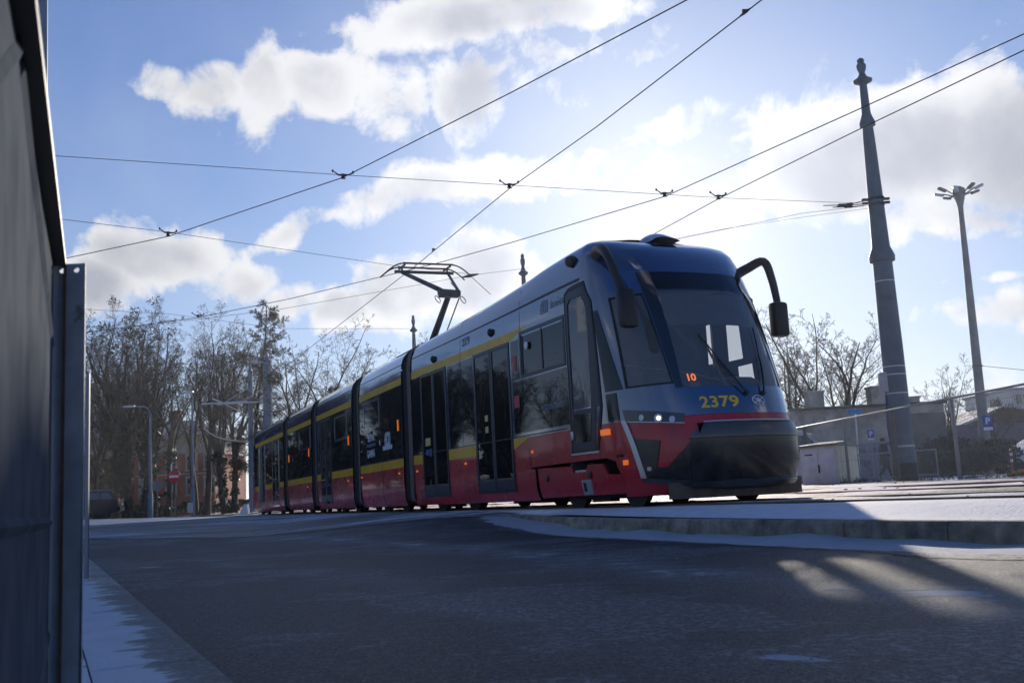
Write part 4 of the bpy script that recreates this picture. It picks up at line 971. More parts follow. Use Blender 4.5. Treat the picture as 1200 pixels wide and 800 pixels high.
# pantograph
T_pan = mat('pantograph_steel', (0.05, 0.065, 0.08), .5, metal=.3, var=.2)
def pb(s, t, z): return fr2(s, t, z)
mb = MB()
mb.box(pb(1.9, 1.2, 3.62), (1.7, 1.1, .08), AX2, bev=.02); 
for ds in (-.75, .75):
    for tt in (.75, 1.65): mb.lathe(pb(1.9+ds, tt, 3.48), [(.04, 0), (.06, .02), (.035, .04), (.06, .06), (.035, .08), (.05, .11)], 10)
pg = mb.build('pantograph_base', T_pan, tram)
mb = MB(); mb.tube([pb(2.1, 1.2, 3.65), pb(.30, 1.14, 4.60)], [.085, .06], 8); mb.tube([pb(1.6, 1.32, 3.66), pb(.22, 1.33, 4.52)], .014, 6); mb.build('lower_arm', T_pan, tram)
mb = MB(); mb.tube([pb(.26, .90, 4.64), pb(.26, 1.36, 4.62)], .075, 10); mb.box(pb(.26, 1.12, 4.58), (.12, .42, .10), AX2, bev=.02)
mb.tube([pb(.26, .95, 4.68), pb(1.88, .62, 5.40)], [.055, .045], 8); mb.tube([pb(.26, 1.34, 4.66), pb(1.88, 1.66, 5.42)], [.035, .028], 8); mb.tube([pb(.26, 1.30, 4.70), pb(1.1, 1.46, 5.03)], .009, 5)
mb.tube([pb(1.9, .45, 5.42), pb(1.9, 1.80, 5.42)], .035, 8)
for t_ in (.92, 1.36):
    P_ = [pb(.26+.1*math.sin(x), t_+(.07 if t_ > 1 else -.04)+.05*math.cos(x), 4.56-.07-.07*math.cos(x)) for x in lin(0, 5.6, 10)]; mb.tube(P_, .010, 5)
mb.build('upper_arm', T_pan, tram)
mb = MB()
for ds, dz in ((-.20, 0), (.22, 0)):
    mb.box(pb(1.9+ds, 1.16, 5.57), (.05, 1.15, .035), AX2, bev=.008)
    for sg in (-1, 1):
        mb.tube([pb(1.9+ds, 1.16+sg*(.56+x*.42), 5.565-.24*x**1.8) for x in lin(0, 1, 8)], .016, 6)
for tt in (.62, 1.66): mb.box(pb(1.91, tt, 5.53), (.48, .04, .03), AX2); mb.tube([pb(1.9, tt, 5.42), pb(1.9, tt, 5.54)], .02, 6)
P_ = [pb(1.9, 1.02+.10*math.cos(x), 5.58+.05*math.sin(x)) for x in lin(0, 3.14, 8)]; mb.tube(P_, .008, 5)
mb.build('contact_head', T_frame, tram)

# ================================================================== trees
def grow(seed, height, spread=1.0, stems=1, trunk_r=.25, levels=5, up=.5, limbs=5, mono=False, fork=.28, dens=1.0, **_):
    """a bare tree as tapered segments: long limbs that carry ever finer side shoots; returns trunk and crown lists"""
    rnd = random.Random(seed); T, C = [], []
    def shoot(p, d, ln, r, lv):
        n = (6, 8, 6, 4, 3, 2)[min(lv, 5)]; st = ln/n; L_ = T if lv <= 1 else C; pts = [(p, r, d)]
        wob = (.05, .11, .13, .14, .14, .16)[min(lv, 5)]; tip = (.12 if mono else .55) if lv == 0 else .16
        for i in range(n):
            d = (d+Vector((rnd.gauss(0, wob), rnd.gauss(0, wob), rnd.gauss(0, wob*.7)))+Vector((0, 0, up*(.10, .10, .07, .03, .0, .0)[min(lv, 5)]))).normalized()
            q = p+d*st; r1 = r*(1-(1-tip)*(i+1)/n); L_.append((tuple(p), tuple(q), pts[-1][1], r1)); p = q; pts.append((p, r1, d))
        if lv >= levels: return
        if lv == 0 and not mono:
            for k in range(limbs):
                a = 6.283*(k+rnd.random()*.6)/limbs; t = rnd.uniform(.55, 1.0) if k else 1.0; i = min(int(t*n), n); o, ro, dd = pts[i]
                ang = rnd.uniform(.16, .62)*spread; nd = Vector((math.cos(a)*math.sin(ang), math.sin(a)*math.sin(ang), math.cos(ang)))
                shoot(o, nd, height*(1-fork)*rnd.uniform(.66, .98)/max(.75, math.cos(ang)), ro*rnd.uniform(.50, .74), 1)
            return
        nk = int(round(((30 if mono else 0), 9, 7, 5, 4, 0)[min(lv, 5)]*dens*rnd.uniform(.85, 1.15)))
        for k in range(nk):
            t = (.16 if lv else .15)+(.84 if lv else .85)*(k+rnd.random())/nk; t = min(t, .995); i = min(int(t*n), n-1); f = t*n-i
            o = pts[i][0].lerp(pts[i+1][0], f); ro = pts[i][1]*(1-f)+pts[i+1][1]*f; dd = pts[i+1][2]
            ax = dd.orthogonal().normalized(); ax.rotate(Matrix.Rotation(k*2.4+rnd.random()*1.2, 3, dd)); ang = rnd.uniform(.55, 1.05) if not (mono and lv == 0) else rnd.uniform(1.2, 1.6)
            nd = (dd*math.cos(ang)+ax*math.sin(ang)); nd = (nd+Vector((0, 0, up*.25 if lv < 3 else 0))).normalized()
            l2 = ln*(.48, .48, .50, .62, .75, .75)[lv]*rnd.uniform(.6, 1.1)*(1.05-.55*t)*(.42 if (mono and lv == 0) else 1)
            shoot(o, nd, l2, min(ro*.58, l2*(.020, .020, .016, .010, .007, .006)[lv]+.0025), lv+1)
    for s in range(stems):
        a = 6.283*s/stems+rnd.random(); off = Vector((math.cos(a), math.sin(a), 0))*(.0 if stems == 1 else trunk_r*1.2)
        d = (Vector((0, 0, 1))+off.normalized()*(0 if stems == 1 else .10)).normalized()
        shoot(off, d, height*(fork if not mono else .95)*rnd.uniform(.85, 1.15), trunk_r*(1 if stems == 1 else .72), 0)
    return T, C
def seg_mesh(name, segs, sides, matl, minr=0.0):
    n = len(segs)
    A = np.array([s[0] for s in segs]); B = np.array([s[1] for s in segs]); r0 = np.maximum([s[2] for s in segs], minr); r1 = np.maximum([s[3] for s in segs], minr*.8)
    D = B-A; D /= np.linalg.norm(D, axis=1)[:, None]+1e-9
    ref = np.where(np.abs(D[:, 2:3]) < .9, np.array([[0, 0, 1.]]), np.array([[1., 0, 0]])); X = np.cross(ref, D); X /= np.linalg.norm(X, axis=1)[:, None]; Y = np.cross(D, X)
    V = []
    for (P_, r) in ((A, r0), (B, r1)):
        for k in range(sides):
            q = 2*math.pi*k/sides; V.append(P_+X*(math.cos(q)*r)[:, None]+Y*(math.sin(q)*r)[:, None])
    V = np.stack(V, 1).reshape(-1, 3); F_ = []
    base = (np.arange(n)*2*sides)[:, None]
    for k in range(sides): F_.append(np.concatenate([base+k, base+(k+1) % sides, base+sides+(k+1) % sides, base+sides+k], 1))
    F_ = np.stack(F_, 1).reshape(-1, 4)
    me = bpy.data.meshes.new(name); me.vertices.add(len(V)); me.vertices.foreach_set('co', V.ravel()); me.loops.add(F_.size); me.loops.foreach_set('vertex_index', F_.ravel().astype(np.int32))
    me.polygons.add(len(F_)); me.polygons.foreach_set('loop_start', np.arange(0, F_.size, 4, dtype=np.int32)); me.polygons.foreach_set('loop_total', np.full(len(F_), 4, dtype=np.int32)); me.update(); me.validate()
    me.materials.append(matl); return me
def leaf_mesh(name, centers, n, size, matl, seed=1, squash=.8):
    rnd = np.random.RandomState(seed); V = []; F_ = []
    c = np.array([x[0] for x in centers]); r = np.array([x[1] for x in centers]); idx = rnd.randint(0, len(c), n)
    d = rnd.normal(size=(n, 3)); d /= np.linalg.norm(d, axis=1)[:, None]; P_ = c[idx]+d*(r[idx]*rnd.uniform(.35, 1.05, n)**.6)[:, None]*np.array([1, 1, squash])
    a = rnd.normal(size=(n, 3)); a /= np.linalg.norm(a, axis=1)[:, None]; b = np.cross(a, rnd.normal(size=(n, 3))); b /= np.linalg.norm(b, axis=1)[:, None]
    s = size*rnd.uniform(.5, 1.2, n)[:, None]; V = np.stack([P_-a*s, P_+b*s*.6, P_+a*s, P_-b*s*.6], 1).reshape(-1, 3)
    F_ = np.arange(n*4).reshape(-1, 4); me = bpy.data.meshes.new(name); me.from_pydata(V.tolist(), [], F_.tolist()); me.update(); me.materials.append(matl); return me
M_bark = mat('bark', (0.055, 0.044, 0.035), .9, var=.35, vs=3, bump=.3, bs=12)
M_barkB = mat('bark_grey', (0.11, 0.10, 0.09), .9, var=.35, vs=3)
M_ivy = mat('ivy_leaves', (0.022, 0.034, 0.014), .55, var=.5, vs=1.5)
M_evg = mat('moss_green_leaves', (0.075, 0.085, 0.025), .6, var=.4, vs=2)
M_mist = mat('mistletoe_leaves', (0.05, 0.06, 0.025), .6, var=.3, vs=3)
def tree(name, label, loc, seed, height, group=None, ivy=None, evg=None, balls=None, barkm=None, minr=.0075, **kw):
    t = thing(name, label, 'tree', loc, group); T, C = grow(seed, height, **kw)
    zmax = max(s[1][2] for s in C); k = height/zmax
    T = [(tuple(x*k for x in a), tuple(x*k for x in b), r0, r1) for a, b, r0, r1 in T]; C = [(tuple(x*k for x in a), tuple(x*k for x in b), r0*k, r1*k) for a, b, r0, r1 in C]
    T.insert(0, ((0, 0, -.5), (0, 0, .3), T[0][2]*1.5, T[0][2]))
    link('trunk', seg_mesh('trunk', T, 7, barkm or M_bark), t, False); link('crown', seg_mesh('crown', C, 3, barkm or M_bark, minr), t, False)
    rnd = random.Random(seed+5)
    if ivy:
        cs = []
        for a, b, r0, r1 in T:
            if a[2] < ivy[0]*height: cs.append(((Vector(a)+Vector(b))/2, ivy[1]))
        link('ivy', leaf_mesh('ivy', [(tuple(c), r) for c, r in cs], ivy[2], .12, M_ivy, seed), t, False)
    if evg:
        top = sorted(C, key=lambda s: -s[1][2])[:int(len(C)*.25)]; cs = [(s[1], .45) for s in rnd.sample(top, min(evg[0], len(top)))]
        link('foliage', leaf_mesh('foliage', cs, evg[1], .085, M_evg, seed), t, False)
    if balls:
        hi = [s for s in C if .55*height < s[1][2] < .92*height]
        for s in rnd.sample(hi, balls):
            link('mistletoe', leaf_mesh('mistletoe', [(s[1], .42)], 420, .075, M_mist, seed, 1.0), t, False)
    return t
def at(px, py, Y):      # a point on the view line through a photo position at distance Y
    r = _fw+_rt*((px-600)/1215)+_up*((400-py)/1215); return Vector((0, 0, .44))+r*(Y/r.y)
def gz(x, y): return H(x, y)-.02
def gp(px, Y):
    p = at(px, 600, Y); return Vector((p.x, p.y, gz(p.x, p.y)))
def hgt(px, py, Y): return at(px, py, Y).z-gz(*gp(px, Y).xy)
G1 = 'bare trees in front of the brick building'
def T_at(name, label, px, top, Y, seed, group, **kw): return tree(name, label, gp(px, Y), seed, hgt(px, top, Y), group, **kw)
T_at('tree', 'tallest dark tree left of the lamp post, ivy-clad with green tufts on top', 158, 343, 66, 11, G1, stems=3, limbs=7, trunk_r=.50, spread=.9, fork=.34, up=.8, dens=1.05, ivy=(.42, .5, 6000), evg=(30, 1500))
T_at('tree', 'bare tree between the two tall lamp posts, ivy on its thick lower trunk', 190, 378, 74, 12, G1, stems=2, limbs=5, trunk_r=.34, spread=.7, fork=.42, up=.9, dens=.85, ivy=(.30, .45, 2400))
T_at('tree', 'bare upright tree directly behind the right lamp post', 236, 366, 74, 13, G1, stems=2, limbs=5, trunk_r=.36, spread=.75, fork=.42, up=.9, dens=.9)
T_at('tree', 'bare tree with parallel stems and dark ivy, just right of the right lamp post', 268, 358, 70, 14, G1, stems=3, limbs=5, trunk_r=.34, spread=.7, fork=.40, up=1.0, dens=1.0, ivy=(.25, .40, 2000))
T_at('larch', 'straight single-stemmed larch with fine level branches above the rear end of the tram', 300, 352, 66, 15, G1, stems=1, trunk_r=.20, spread=1.15, up=.15, mono=True, levels=4, dens=1.5)
T_at('tree', 'thin bare tree leaning out from behind the metal corner post', 112, 395, 60, 16, G1, stems=1, limbs=4, trunk_r=.16, spread=1.0, up=.5, levels=4)
G2 = 'bare trees behind the tram'
T_at('tree', 'open-crowned bare tree with mistletoe balls rising behind the middle of the tram', 372, 368, 58, 17, G2, stems=2, limbs=4, trunk_r=.32, spread=1.15, fork=.3, up=.5, balls=3, dens=.85)
T_at('tree', 'leaning bare tree just behind the rear roof of the tram', 338, 388, 62, 18, G2, stems=1, limbs=5, trunk_r=.28, spread=1.1, fork=.3, up=.5)
T_at('tree', 'wide rounded bare tree partly hidden under the pantograph', 436, 388, 74, 19, G2, stems=2, limbs=6, trunk_r=.32, spread=1.2, fork=.3, up=.5)
G3 = 'bare trees behind the grey wall'
T_at('tree', 'bare tree with an open crown just right of the tram front, behind the grey wall', 938, 366, 54, 21, G3, stems=1, limbs=5, trunk_r=.24, spread=1.15, fork=.30, up=.5, dens=.9)
T_at('tree', 'dense fan-shaped bare tree behind the grey wall, left of the big tram mast', 988, 354, 53, 22, G3, stems=1, limbs=7, trunk_r=.30, spread=1.15, fork=.30, up=.6, dens=.95)
T_at('tree', 'small slender bare tree left of the tall floodlight mast', 1125, 412, 54, 23, G3, stems=1, limbs=5, trunk_r=.12, spread=.9, fork=.3, up=.7, levels=4)
T_at('tree', 'low bare sapling right beside the foot of the floodlight mast', 1172, 452, 53, 24, G3, stems=1, limbs=4, trunk_r=.07, spread=1.1, fork=.3, up=.5, levels=4)
# street trees beyond the left edge of the photo (they stand in the tram's reflections)
src = [o for o in COL.objects if o.type == 'EMPTY' and o.get('category') == 'tree']
k = 0
for x, y, i, sc_ in ((-29, 74, 2, .9), (-33, 69, 0, .8), (-28, 63, 3, .85), (-32, 58, 1, .8), (-27, 54, 2, .72), (-31, 50, 3, .72), (-26, 47, 1, .62), (-30, 43, 0, .55), (-26, 39, 3, .50), (-29, 36, 2, .45), (-25, 33, 1, .38), (-28, 30, 3, .38), (-24, 27, 2, .36), (-27, 23, 0, .36), (-23, 19, 1, .38), (-34, 75, 3, .9), (-30, 67, 2, .85), (-35, 61, 0, .8), (-33, 53, 1, .75), (-29, 46.5, 0, .6), (-33, 41, 1, .55), (-36, 66, 2, .9)):
    if 1:
        o = dup(src[i], (x, y, gz(x, y)), k*1.3, 'bare street tree beyond the left edge of the photo, seen only in reflections', sc_); o['group'] = 'row of street trees to the left'; k += 1

# hedges and rough ground plants
M_hedge = mat('hedge_leaves', (0.11, 0.095, 0.06), .8, var=.5, vs=1.2)
M_weed = mat('weeds', (0.11, 0.10, 0.045), .9, var=.5, vs=2)
def hedge(label, pa, pb_, h, w, n, seed, m=M_hedge, size=.16, name='hedge'):
    a, b = Vector(pa), Vector(pb_); rnd = random.Random(seed); cs = []
    for i in range(26):
        t = i/25; p = a.lerp(b, t)-a; cs.append(((p.x, p.y, h*rnd.uniform(.35, .75)), h*rnd.uniform(.30, .5)))
    me = leaf_mesh(name, cs, n, size, m, seed); me.transform(Matrix.Translation(a)); o = link(name, me); recenter(o, a); tag(o, label, 'hedge'); return o
hedge('low brown winter hedge at the foot of the red brick building', gp(95, 80), gp(330, 80), 1.0, 1, 9000, 31)
hedge('overgrown brownish bushes behind the mesh fence, right of the big mast', gp(1092, 42), gp(1186, 40), 1.5, 1, 5000, 32, size=.12, name='bushes')

_hb = lambda az_, Y: Vector((math.sin(R(az_))*Y, math.cos(R(az_))*Y, gz(math.sin(R(az_))*Y, math.cos(R(az_))*Y)))  # the next two hedges are added so the tram windows reflect dark
hedge('unseen long hedge off to the left, added to darken reflections, nearer half', Vector((-26, 48, .3)), Vector((-25, 16, .2)), 2.3, 1, 8000, 33, size=.2)
hedge('unseen long hedge off to the left, added to darken reflections, farther half', Vector((-30, 76, .4)), Vector((-27, 49, .3)), 4.2, 1, 9000, 34, size=.28)

# ================================================================== buildings
M_brick = None
M_brick = mat('red_brick', (.34, .095, .05), .9, var=.3, vs=.8, col2=(.30, .09, .05), c2s=1.6)
M_stucco = mat('cream_stucco', (0.36, 0.31, 0.25), .9, var=.2, vs=1.5); M_slate = mat('slate_roof', (0.075, 0.085, 0.115), .5, var=.3, vs=3)
M_pane = mat('dark_window_pane', (0.02, 0.022, 0.025), .08, coat=.5); M_trim = mat('stone_trim', (0.34, 0.30, 0.26), .9, var=.15)
YB = 88.0; bl = at(40, 560, YB).x; br_ = at(252, 560, YB).x; zb = gz(-30, YB)-.3
def zpx(px, py, Y=YB): return at(px, py, Y).z
z_win = []
b1 = thing('brick_building', 'two-storey red brick building with slate roof and pale window surrounds behind the trees', 'building', ((bl+br_)/2, YB+5, zb))
zc0, zc1 = zpx(200, 532), zpx(200, 514); bw = br_-bl; bx = (bl+br_)/2
mb = MB(); mb.box((bx, YB+5, (zb+zc0)/2), (bw, 10, zc0-zb)); mb.build('brick_wall', M_brick, b1)
mb = MB(); mb.box((bx, YB+5, (zc0+zc1)/2), (bw+.06, 10.06, zc1-zc0)); mb.box((bx, YB+5, zc1+.12), (bw+1.0, 11.0, .24)); mb.box((bx, YB+4.96, zc0+.06), (bw+.3, 10.2, .16)); mb.build('cornice', M_stucco, b1)
zr = zpx(200, 494)+.4
mb = MB(); A_ = [(bl-.6, YB-.6, zc1+.24), (br_+.6, YB-.6, zc1+.24), (br_+.6, YB+10.6, zc1+.24), (bl-.6, YB+10.6, zc1+.24), (bl+3, YB+4, zr), (br_-3, YB+4, zr), (br_-3, YB+6, zr), (bl+3, YB+6, zr)]
mb.add(A_, [(0, 1, 5, 4), (1, 2, 6, 5), (2, 3, 7, 6), (3, 0, 4, 7), (4, 5, 6, 7), (0, 3, 2, 1)]); rf = mb.build('roof', M_slate, b1)
for px in (160, 205): 
    x = at(px, 495, YB+5).x; mb = MB(); mb.box((x, YB+5, zr+.3), (.9, .7, 1.2)); mb.box((x, YB+5, zr+.95), (1.05, .85, .12)); mb.build('chimney', M_brick, rf)
zt1, zt0 = zpx(200, 550), zpx(200, 536); zg1, zg0 = zpx(200, 579), zpx(200, 562)
for px in (64, 90, 117, 143, 170, 201, 225, 246):
    x = at(px, 560, YB).x
    for za, zb_ in ((zt1, zt0), (zg1, zg0)):
        mb = MB(); w = .36; mb.box((x-w-.07, YB-.05, (za+zb_)/2), (.14, .16, zb_-za+.3)); mb.box((x+w+.07, YB-.05, (za+zb_)/2), (.14, .16, zb_-za+.3)); mb.box((x, YB-.06, zb_+.15), (2*w+.36, .2, .22)); mb.box((x, YB-.08, za-.16), (2*w+.4, .24, .10))
        wf = mb.build('window', M_trim, b1); mb = MB(); mb.box((x, YB-.02, (za+zb_)/2), (2*w, .06, zb_-za)); mb.build('pane', M_pane, wf)
        mb = MB(); mb.box((x, YB-.06, (za+zb_)/2), (.06, .05, zb_-za)); mb.box((x, YB-.06, za+(zb_-za)*.65), (2*w, .05, .06)); mb.build('sash', M_trim, wf)
mb = MB(); mb.box((bx, YB-.05, zpx(200, 556)), (bw+.1, .18, .14)); mb.build('string_course', M_stucco, b1)

# old grey building on the right with chimneys
M_old = mat('old_grey_plaster', (0.38, 0.35, 0.31), .95, var=.35, vs=.7, col2=(0.22, 0.20, 0.17), c2s=.9, c2a=.48, c2b=.62, bump=.3, bs=8)
M_graf = mat('pale_graffiti_plaster', (0.24, 0.24, 0.28), .95, var=.4, vs=1.2, col2=(0.13, 0.13, 0.17), c2s=2.2, c2a=.5, c2b=.55)
YO = 50.0; xl, xr = at(908, 540, YO).x, at(1113, 540, YO).x; zo = .1; zt = at(1010, 477, YO).z
b2 = thing('old_building', 'long windowless grey plaster building with stubby chimneys behind the mesh fence', 'building', ((xl+xr)/2, YO+4, zo))
mb = MB(); mb.box(((xl+xr)/2, YO+4, (zo+zt)/2), (xr-xl, 8, zt-zo)); mb.build('wall', M_old, b2)
mb = MB(); mb.box(((xl+xr)/2, YO+4, zt+.05), (xr-xl+.3, 8.3, .12)); mb.build('roof', mat('tar_roof', (0.07, .065, .06), .9, var=.2), b2)
for a, b, ty, dy in ((948, 966, 458, .8), (1022, 1042, 452, .8), (1068, 1078, 464, .5)):
    x0, x1 = at(a, 470, YO+dy).x, at(b, 470, YO+dy).x; z1 = at(a, ty, YO+dy).z; mb = MB(); mb.box(((x0+x1)/2, YO+dy+.4, (zt+z1)/2), (x1-x0, .8, z1-zt)); mb.box(((x0+x1)/2, YO+dy+.4, z1-.06), (x1-x0+.1, .9, .1)); mb.build('chimney', M_old, b2)
x0, x1 = at(958, 540, YO).x, at(1046, 540, YO).x; z1 = at(1000, 520, YO).z; mb = MB(); mb.box(((x0+x1)/2, YO-.03, (zo+z1)/2), (x1-x0, .08, z1-zo)); mb.build('painted_base', M_graf, b2)
x0, x1 = at(1046, 540, YO).x, at(1113, 540, YO).x; mb = MB(); mb.box(((x0+x1)/2, YO-.04, (zo+at(1080, 484, YO).z)/2), (x1-x0, .1, at(1080, 484, YO).z-zo)); mb.build('pilastered_section', mat('grey_render', (0.15, .145, .14), .95, var=.3, vs=1), b2)
# sheds with reddish tiled roofs
M_tile = mat('faded_red_tiles', (0.17, 0.10, 0.12), .8, var=.3, vs=4); M_shed = mat('shed_timber', (0.09, 0.07, 0.055), .9, var=.35, vs=2)
YS = 56.0
b3 = thing('long_shed', 'long low shed with a faded red tiled roof at the right edge behind the bushes', 'shed', (at(1160, 520, YS).x, YS, .2))
x0, x1 = at(1108, 510, YS).x, at(1330, 510, YS).x; ze, zr3 = at(1155, 517, YS).z, at(1155, 499, YS+3).z
mb = MB(); mb.box(((x0+x1)/2, YS+3, (.1+ze)/2), (x1-x0, 5.6, ze-.1)); mb.build('wall', M_shed, b3)
mb = MB(); mb.prism([(x0-.2, YS-.2, ze-.06), (x0-.2, YS+3, zr3), (x0-.2, YS+6.2, ze-.06), (x0-.2, YS+6.2, ze+.08), (x0-.2, YS+3, zr3+.14), (x0-.2, YS-.2, ze+.08)], (x1-x0+.4, 0, 0)); mb.build('roof', M_tile, b3)
YG = 64.0
b4 = thing('gabled_shed', 'dark gabled shed with snow along the edges of its roof, behind the long tiled shed', 'shed', (at(1175, 500, YG).x, YG, .2))
x0, xm, x1 = at(1112, 500, YG).x, at(1178, 470, YG).x, at(1290, 500, YG).x; ze = at(1150, 503, YG).z; zr4 = at(1178, 477, YG).z
mb = MB(); mb.prism([(x0, YG, .1), (x1, YG, .1), (x1, YG, ze), (xm, YG, zr4-.1), (x0, YG, ze)], (0, 9, 0)); mb.build('wall', mat('dark_brick', (.10, .065, .05), .9, var=.3, vs=1.5), b4)
mb = MB(); mb.prism([(x0-.4, YG-.3, ze-.15), (xm, YG-.3, zr4), (x1+.4, YG-.3, ze-.15), (x1+.4, YG-.3, ze), (xm, YG-.3, zr4+.16), (x0-.4, YG-.3, ze)], (0, 9.6, 0)); rf4 = mb.build('roof', mat('snowy_roof', (.55, .56, .6), .8, col2=(.1, .1, .1), c2s=1.2, c2a=.5, c2b=.56), b4)
x = at(1184, 473, YG).x; mb = MB(); mb.box((x, YG+2, zr4+.2), (.5, .5, .8)); mb.build('chimney', M_old, rf4)
YW = 95.0
b5 = thing('white_block', 'pale rectangular block building with a flat roof at the far right edge', 'building', (at(1200, 500, YW).x, YW, .2))
x0, x1 = at(1185, 460, YW).x, at(1290, 460, YW).x; z1 = at(1190, 457, YW).z
mb = MB(); mb.box(((x0+x1)/2, YW+5, (z1+.1)/2), (x1-x0, 10, z1-.1)); mb.build('wall', mat('pale_render', (.42, .43, .45), .9, var=.1, vs=.6), b5)
mb = MB(); mb.box(((x0+x1)/2, YW+5, z1+.1), (x1-x0+.3, 10.3, .25)); mb.build('parapet', mat('grey_parapet', (.25, .25, .27), .9), b5)
for px in (1194, 1203, 1213):
    x = at(px, 466, YW).x; mb = MB(); mb.box((x, YW-.02, at(1195, 468, YW).z), (.5, .1, .9)); mb.build('window', M_pane, b5)

# ================================================================== overhead line
M_wire = mat('copper_wire', (0.03, 0.028, 0.028), .6, metal=.5); M_green = mat('mast_paint', (0.085, 0.13, 0.17), .6, var=.25, vs=3, bump=.1, bs=30, col2=(0.05, .06, .08), c2s=1.5, c2a=.5, c2b=.75)
M_ins = mat('insulator_black', (0.02, 0.02, 0.02), .5)
def wpt(px, py, z):
    r = _fw+_rt*((px-600)/1215)+_up*((400-py)/1215); k = (z-.44)/r.z; return Vector((0, 0, .44))+r*k
def smooth_path(P_, n=6):
    D_ = []
    for i in range(len(P_)-1):
        a, b, c, d = P_[max(i-1, 0)], P_[i], P_[i+1], P_[min(i+2, len(P_)-1)]
        for k in range(n): t = k/n; D_.append(.5*((2*b)+(c-a)*t+(2*a-5*b+4*c-d)*t*t+(3*b-3*c+d-a)*t**3))
    return D_+[P_[-1]]
def wire(name, label, P_, r, group='overhead tram wires', cat='overhead wire', smooth=False):
    P_ = [Vector(p) for p in P_]; base = P_[0].copy(); mb = MB(); mb.tube(smooth_path(P_) if smooth else P_, r, 5, caps=True); o = mb.build(name, M_wire); recenter(o, base); return tag(o, label, cat, group)
ZW = 5.62
W1 = [wpt(930, -75, ZW), wpt(805, 0, ZW), wpt(600, 108, ZW), wpt(402, 208, ZW), wpt(197, 277, ZW), wpt(80, 302, ZW), wpt(-60, 326, ZW)]
wire('contact_wire', 'upper contact wire running from the top edge down to the left over both gull-shaped hangers', W1, .0085)
W2 = [wpt(1010, -90, ZW), wpt(890, 2, ZW), wpt(700, 148, ZW), wpt(597, 221, ZW), wpt(490, 309, ZW), wpt(410, 371, ZW), wpt(330, 433, ZW)]
wire('contact_wire', 'contact wire that runs down onto the pantograph head', W2, .0085)
W3 = [wpt(1330, -15, ZW), wpt(1200, 40, ZW), wpt(1000, 131, ZW), wpt(780, 230, ZW), wpt(600, 284, ZW), wpt(510, 309, ZW), wpt(340, 350, ZW), wpt(232, 372, ZW), wpt(60, 395, ZW)]
wire('contact_wire', 'upper of the two parallel contact wires crossing in front of the big mast', W3, .0085)
W4 = [wpt(1330, -22, ZW), wpt(1200, 59, ZW), wpt(1000, 155, ZW), wpt(842, 233, ZW), wpt(750, 283, ZW), wpt(650, 335, ZW), wpt(560, 380, ZW)]
wire('contact_wire', 'lower of the two parallel contact wires crossing in front of the big mast', W4, .0085)
ZS_ = ZW+.12
YM = 24.5; MBASE = at(1062, 562, YM); MTOP = at(1008, 68, YM)
mast_at = at(1024, 238, YM)
S1w = [wpt(40, 181, ZS_), wpt(400, 205, ZS_), wpt(597, 217, ZS_), wpt(780, 228, ZS_), wpt(846, 232, ZS_), mast_at+V3(0, 0, -.02)]
wire('span_wire', 'long thin span wire from the left edge to the ring on the big mast', S1w, .005)
S2w = [wpt(40, 253, ZS_), wpt(197, 272, ZS_), wpt(460, 311, ZS_), wpt(560, 322, ZS_)]
wire('span_wire', 'lower span wire from behind the metal fence to the pantograph', S2w, .005)
S3w = [mast_at+V3(-.1, 0, -.05), at(940, 250, 22), at(800, 279, 20.5), at(650, 317, 19.5)]
wire('span_wire', 'thin wire sloping from the ring on the big mast down behind the tram roof', S3w, .005)
S4w = [mast_at+V3(-.1, 0, -.12), at(930, 256, 23), at(850, 268, 22), at(700, 298, 21)]
wire('span_wire', 'lowest of the wires leaving the big mast towards the tram roof', S4w, .004)
S5w = [at(620, 314, 40), at(548, 323, 38), at(500, 332, 37), at(330, 362, 34), at(215, 376, 33)]
wire('span_wire', 'faint span wire behind the pantograph joining the small insulator', S5w, .007)
S6w = [at(1145, 428, 44), at(1205, 434, 43), at(1300, 442, 42)]
wire('power_cable', 'short thin cable from the floodlight mast to the right edge', S6w, .012, cat='cable')
S7w = [at(480, 385, 50), at(330, 385, 50), at(200, 368, 48), at(95, 362, 46)]
wire('span_wire', 'faint distant span wire above the treetops on the left', S7w, .008)
def hanger(label, p, d, group='gull-shaped wire hangers'):
    """p: on the contact wire; d: along the span wire"""
    d = Vector((d.x, d.y, 0)).normalized(); s = Vector((-d.y, d.x, 0)); t = thing('wire_hanger', label, 'wire hanger', tuple(p), group); up_ = Vector((0, 0, 1))
    mb = MB(); mb.tube([p-d*.17+up_*.12, p-d*.07+up_*.05, p+up_*.06, p+d*.08+up_*.06, p+d*.18+up_*.10], [.008, .014, .022, .014, .008], 6); mb.build('arm', M_ins, t)
    mb = MB(); mb.lathe(p+up_*.0, [(.012, 0), (.028, .015), (.03, .04), (.02, .07)], 8); mb.box(p, (.08, .02, .02), (d, s, up_)); mb.build('clamp', M_ins, t)
    for q in (-1, 1): mb = MB(); mb.lathe(p+d*.165*q+up_*.09, [(.008, 0), (.018, .012), (.018, .03), (.008, .045)], 8); mb.build('end_insulator', M_ins, t)
sd1 = (S1w[2]-S1w[0]); sd2 = (S2w[2]-S2w[0])
hanger('hanger on the upper contact wire where the long span wire crosses, above the left clouds', wpt(402, 209, ZW), sd1)
hanger('hanger directly up and right from the pantograph, on the wire that serves it', wpt(597, 220, ZW), sd1)
hanger('hanger above the tram cab, the left one of the close pair', wpt(779, 230, ZW), sd1)
hanger('hanger above the tram cab, the right one of the close pair', wpt(842, 233, ZW), sd1)
hanger('hanger near the metal fence, on the lower span wire', wpt(197, 276, ZW), sd2)
hanger('hanger over the bare treetops on the left', wpt(232, 372, ZW), sd2)
t = thing('line_insulator', 'small black insulator right of the pantograph in the faint span wire', 'insulator', tuple(at(550, 323, 38)), None)
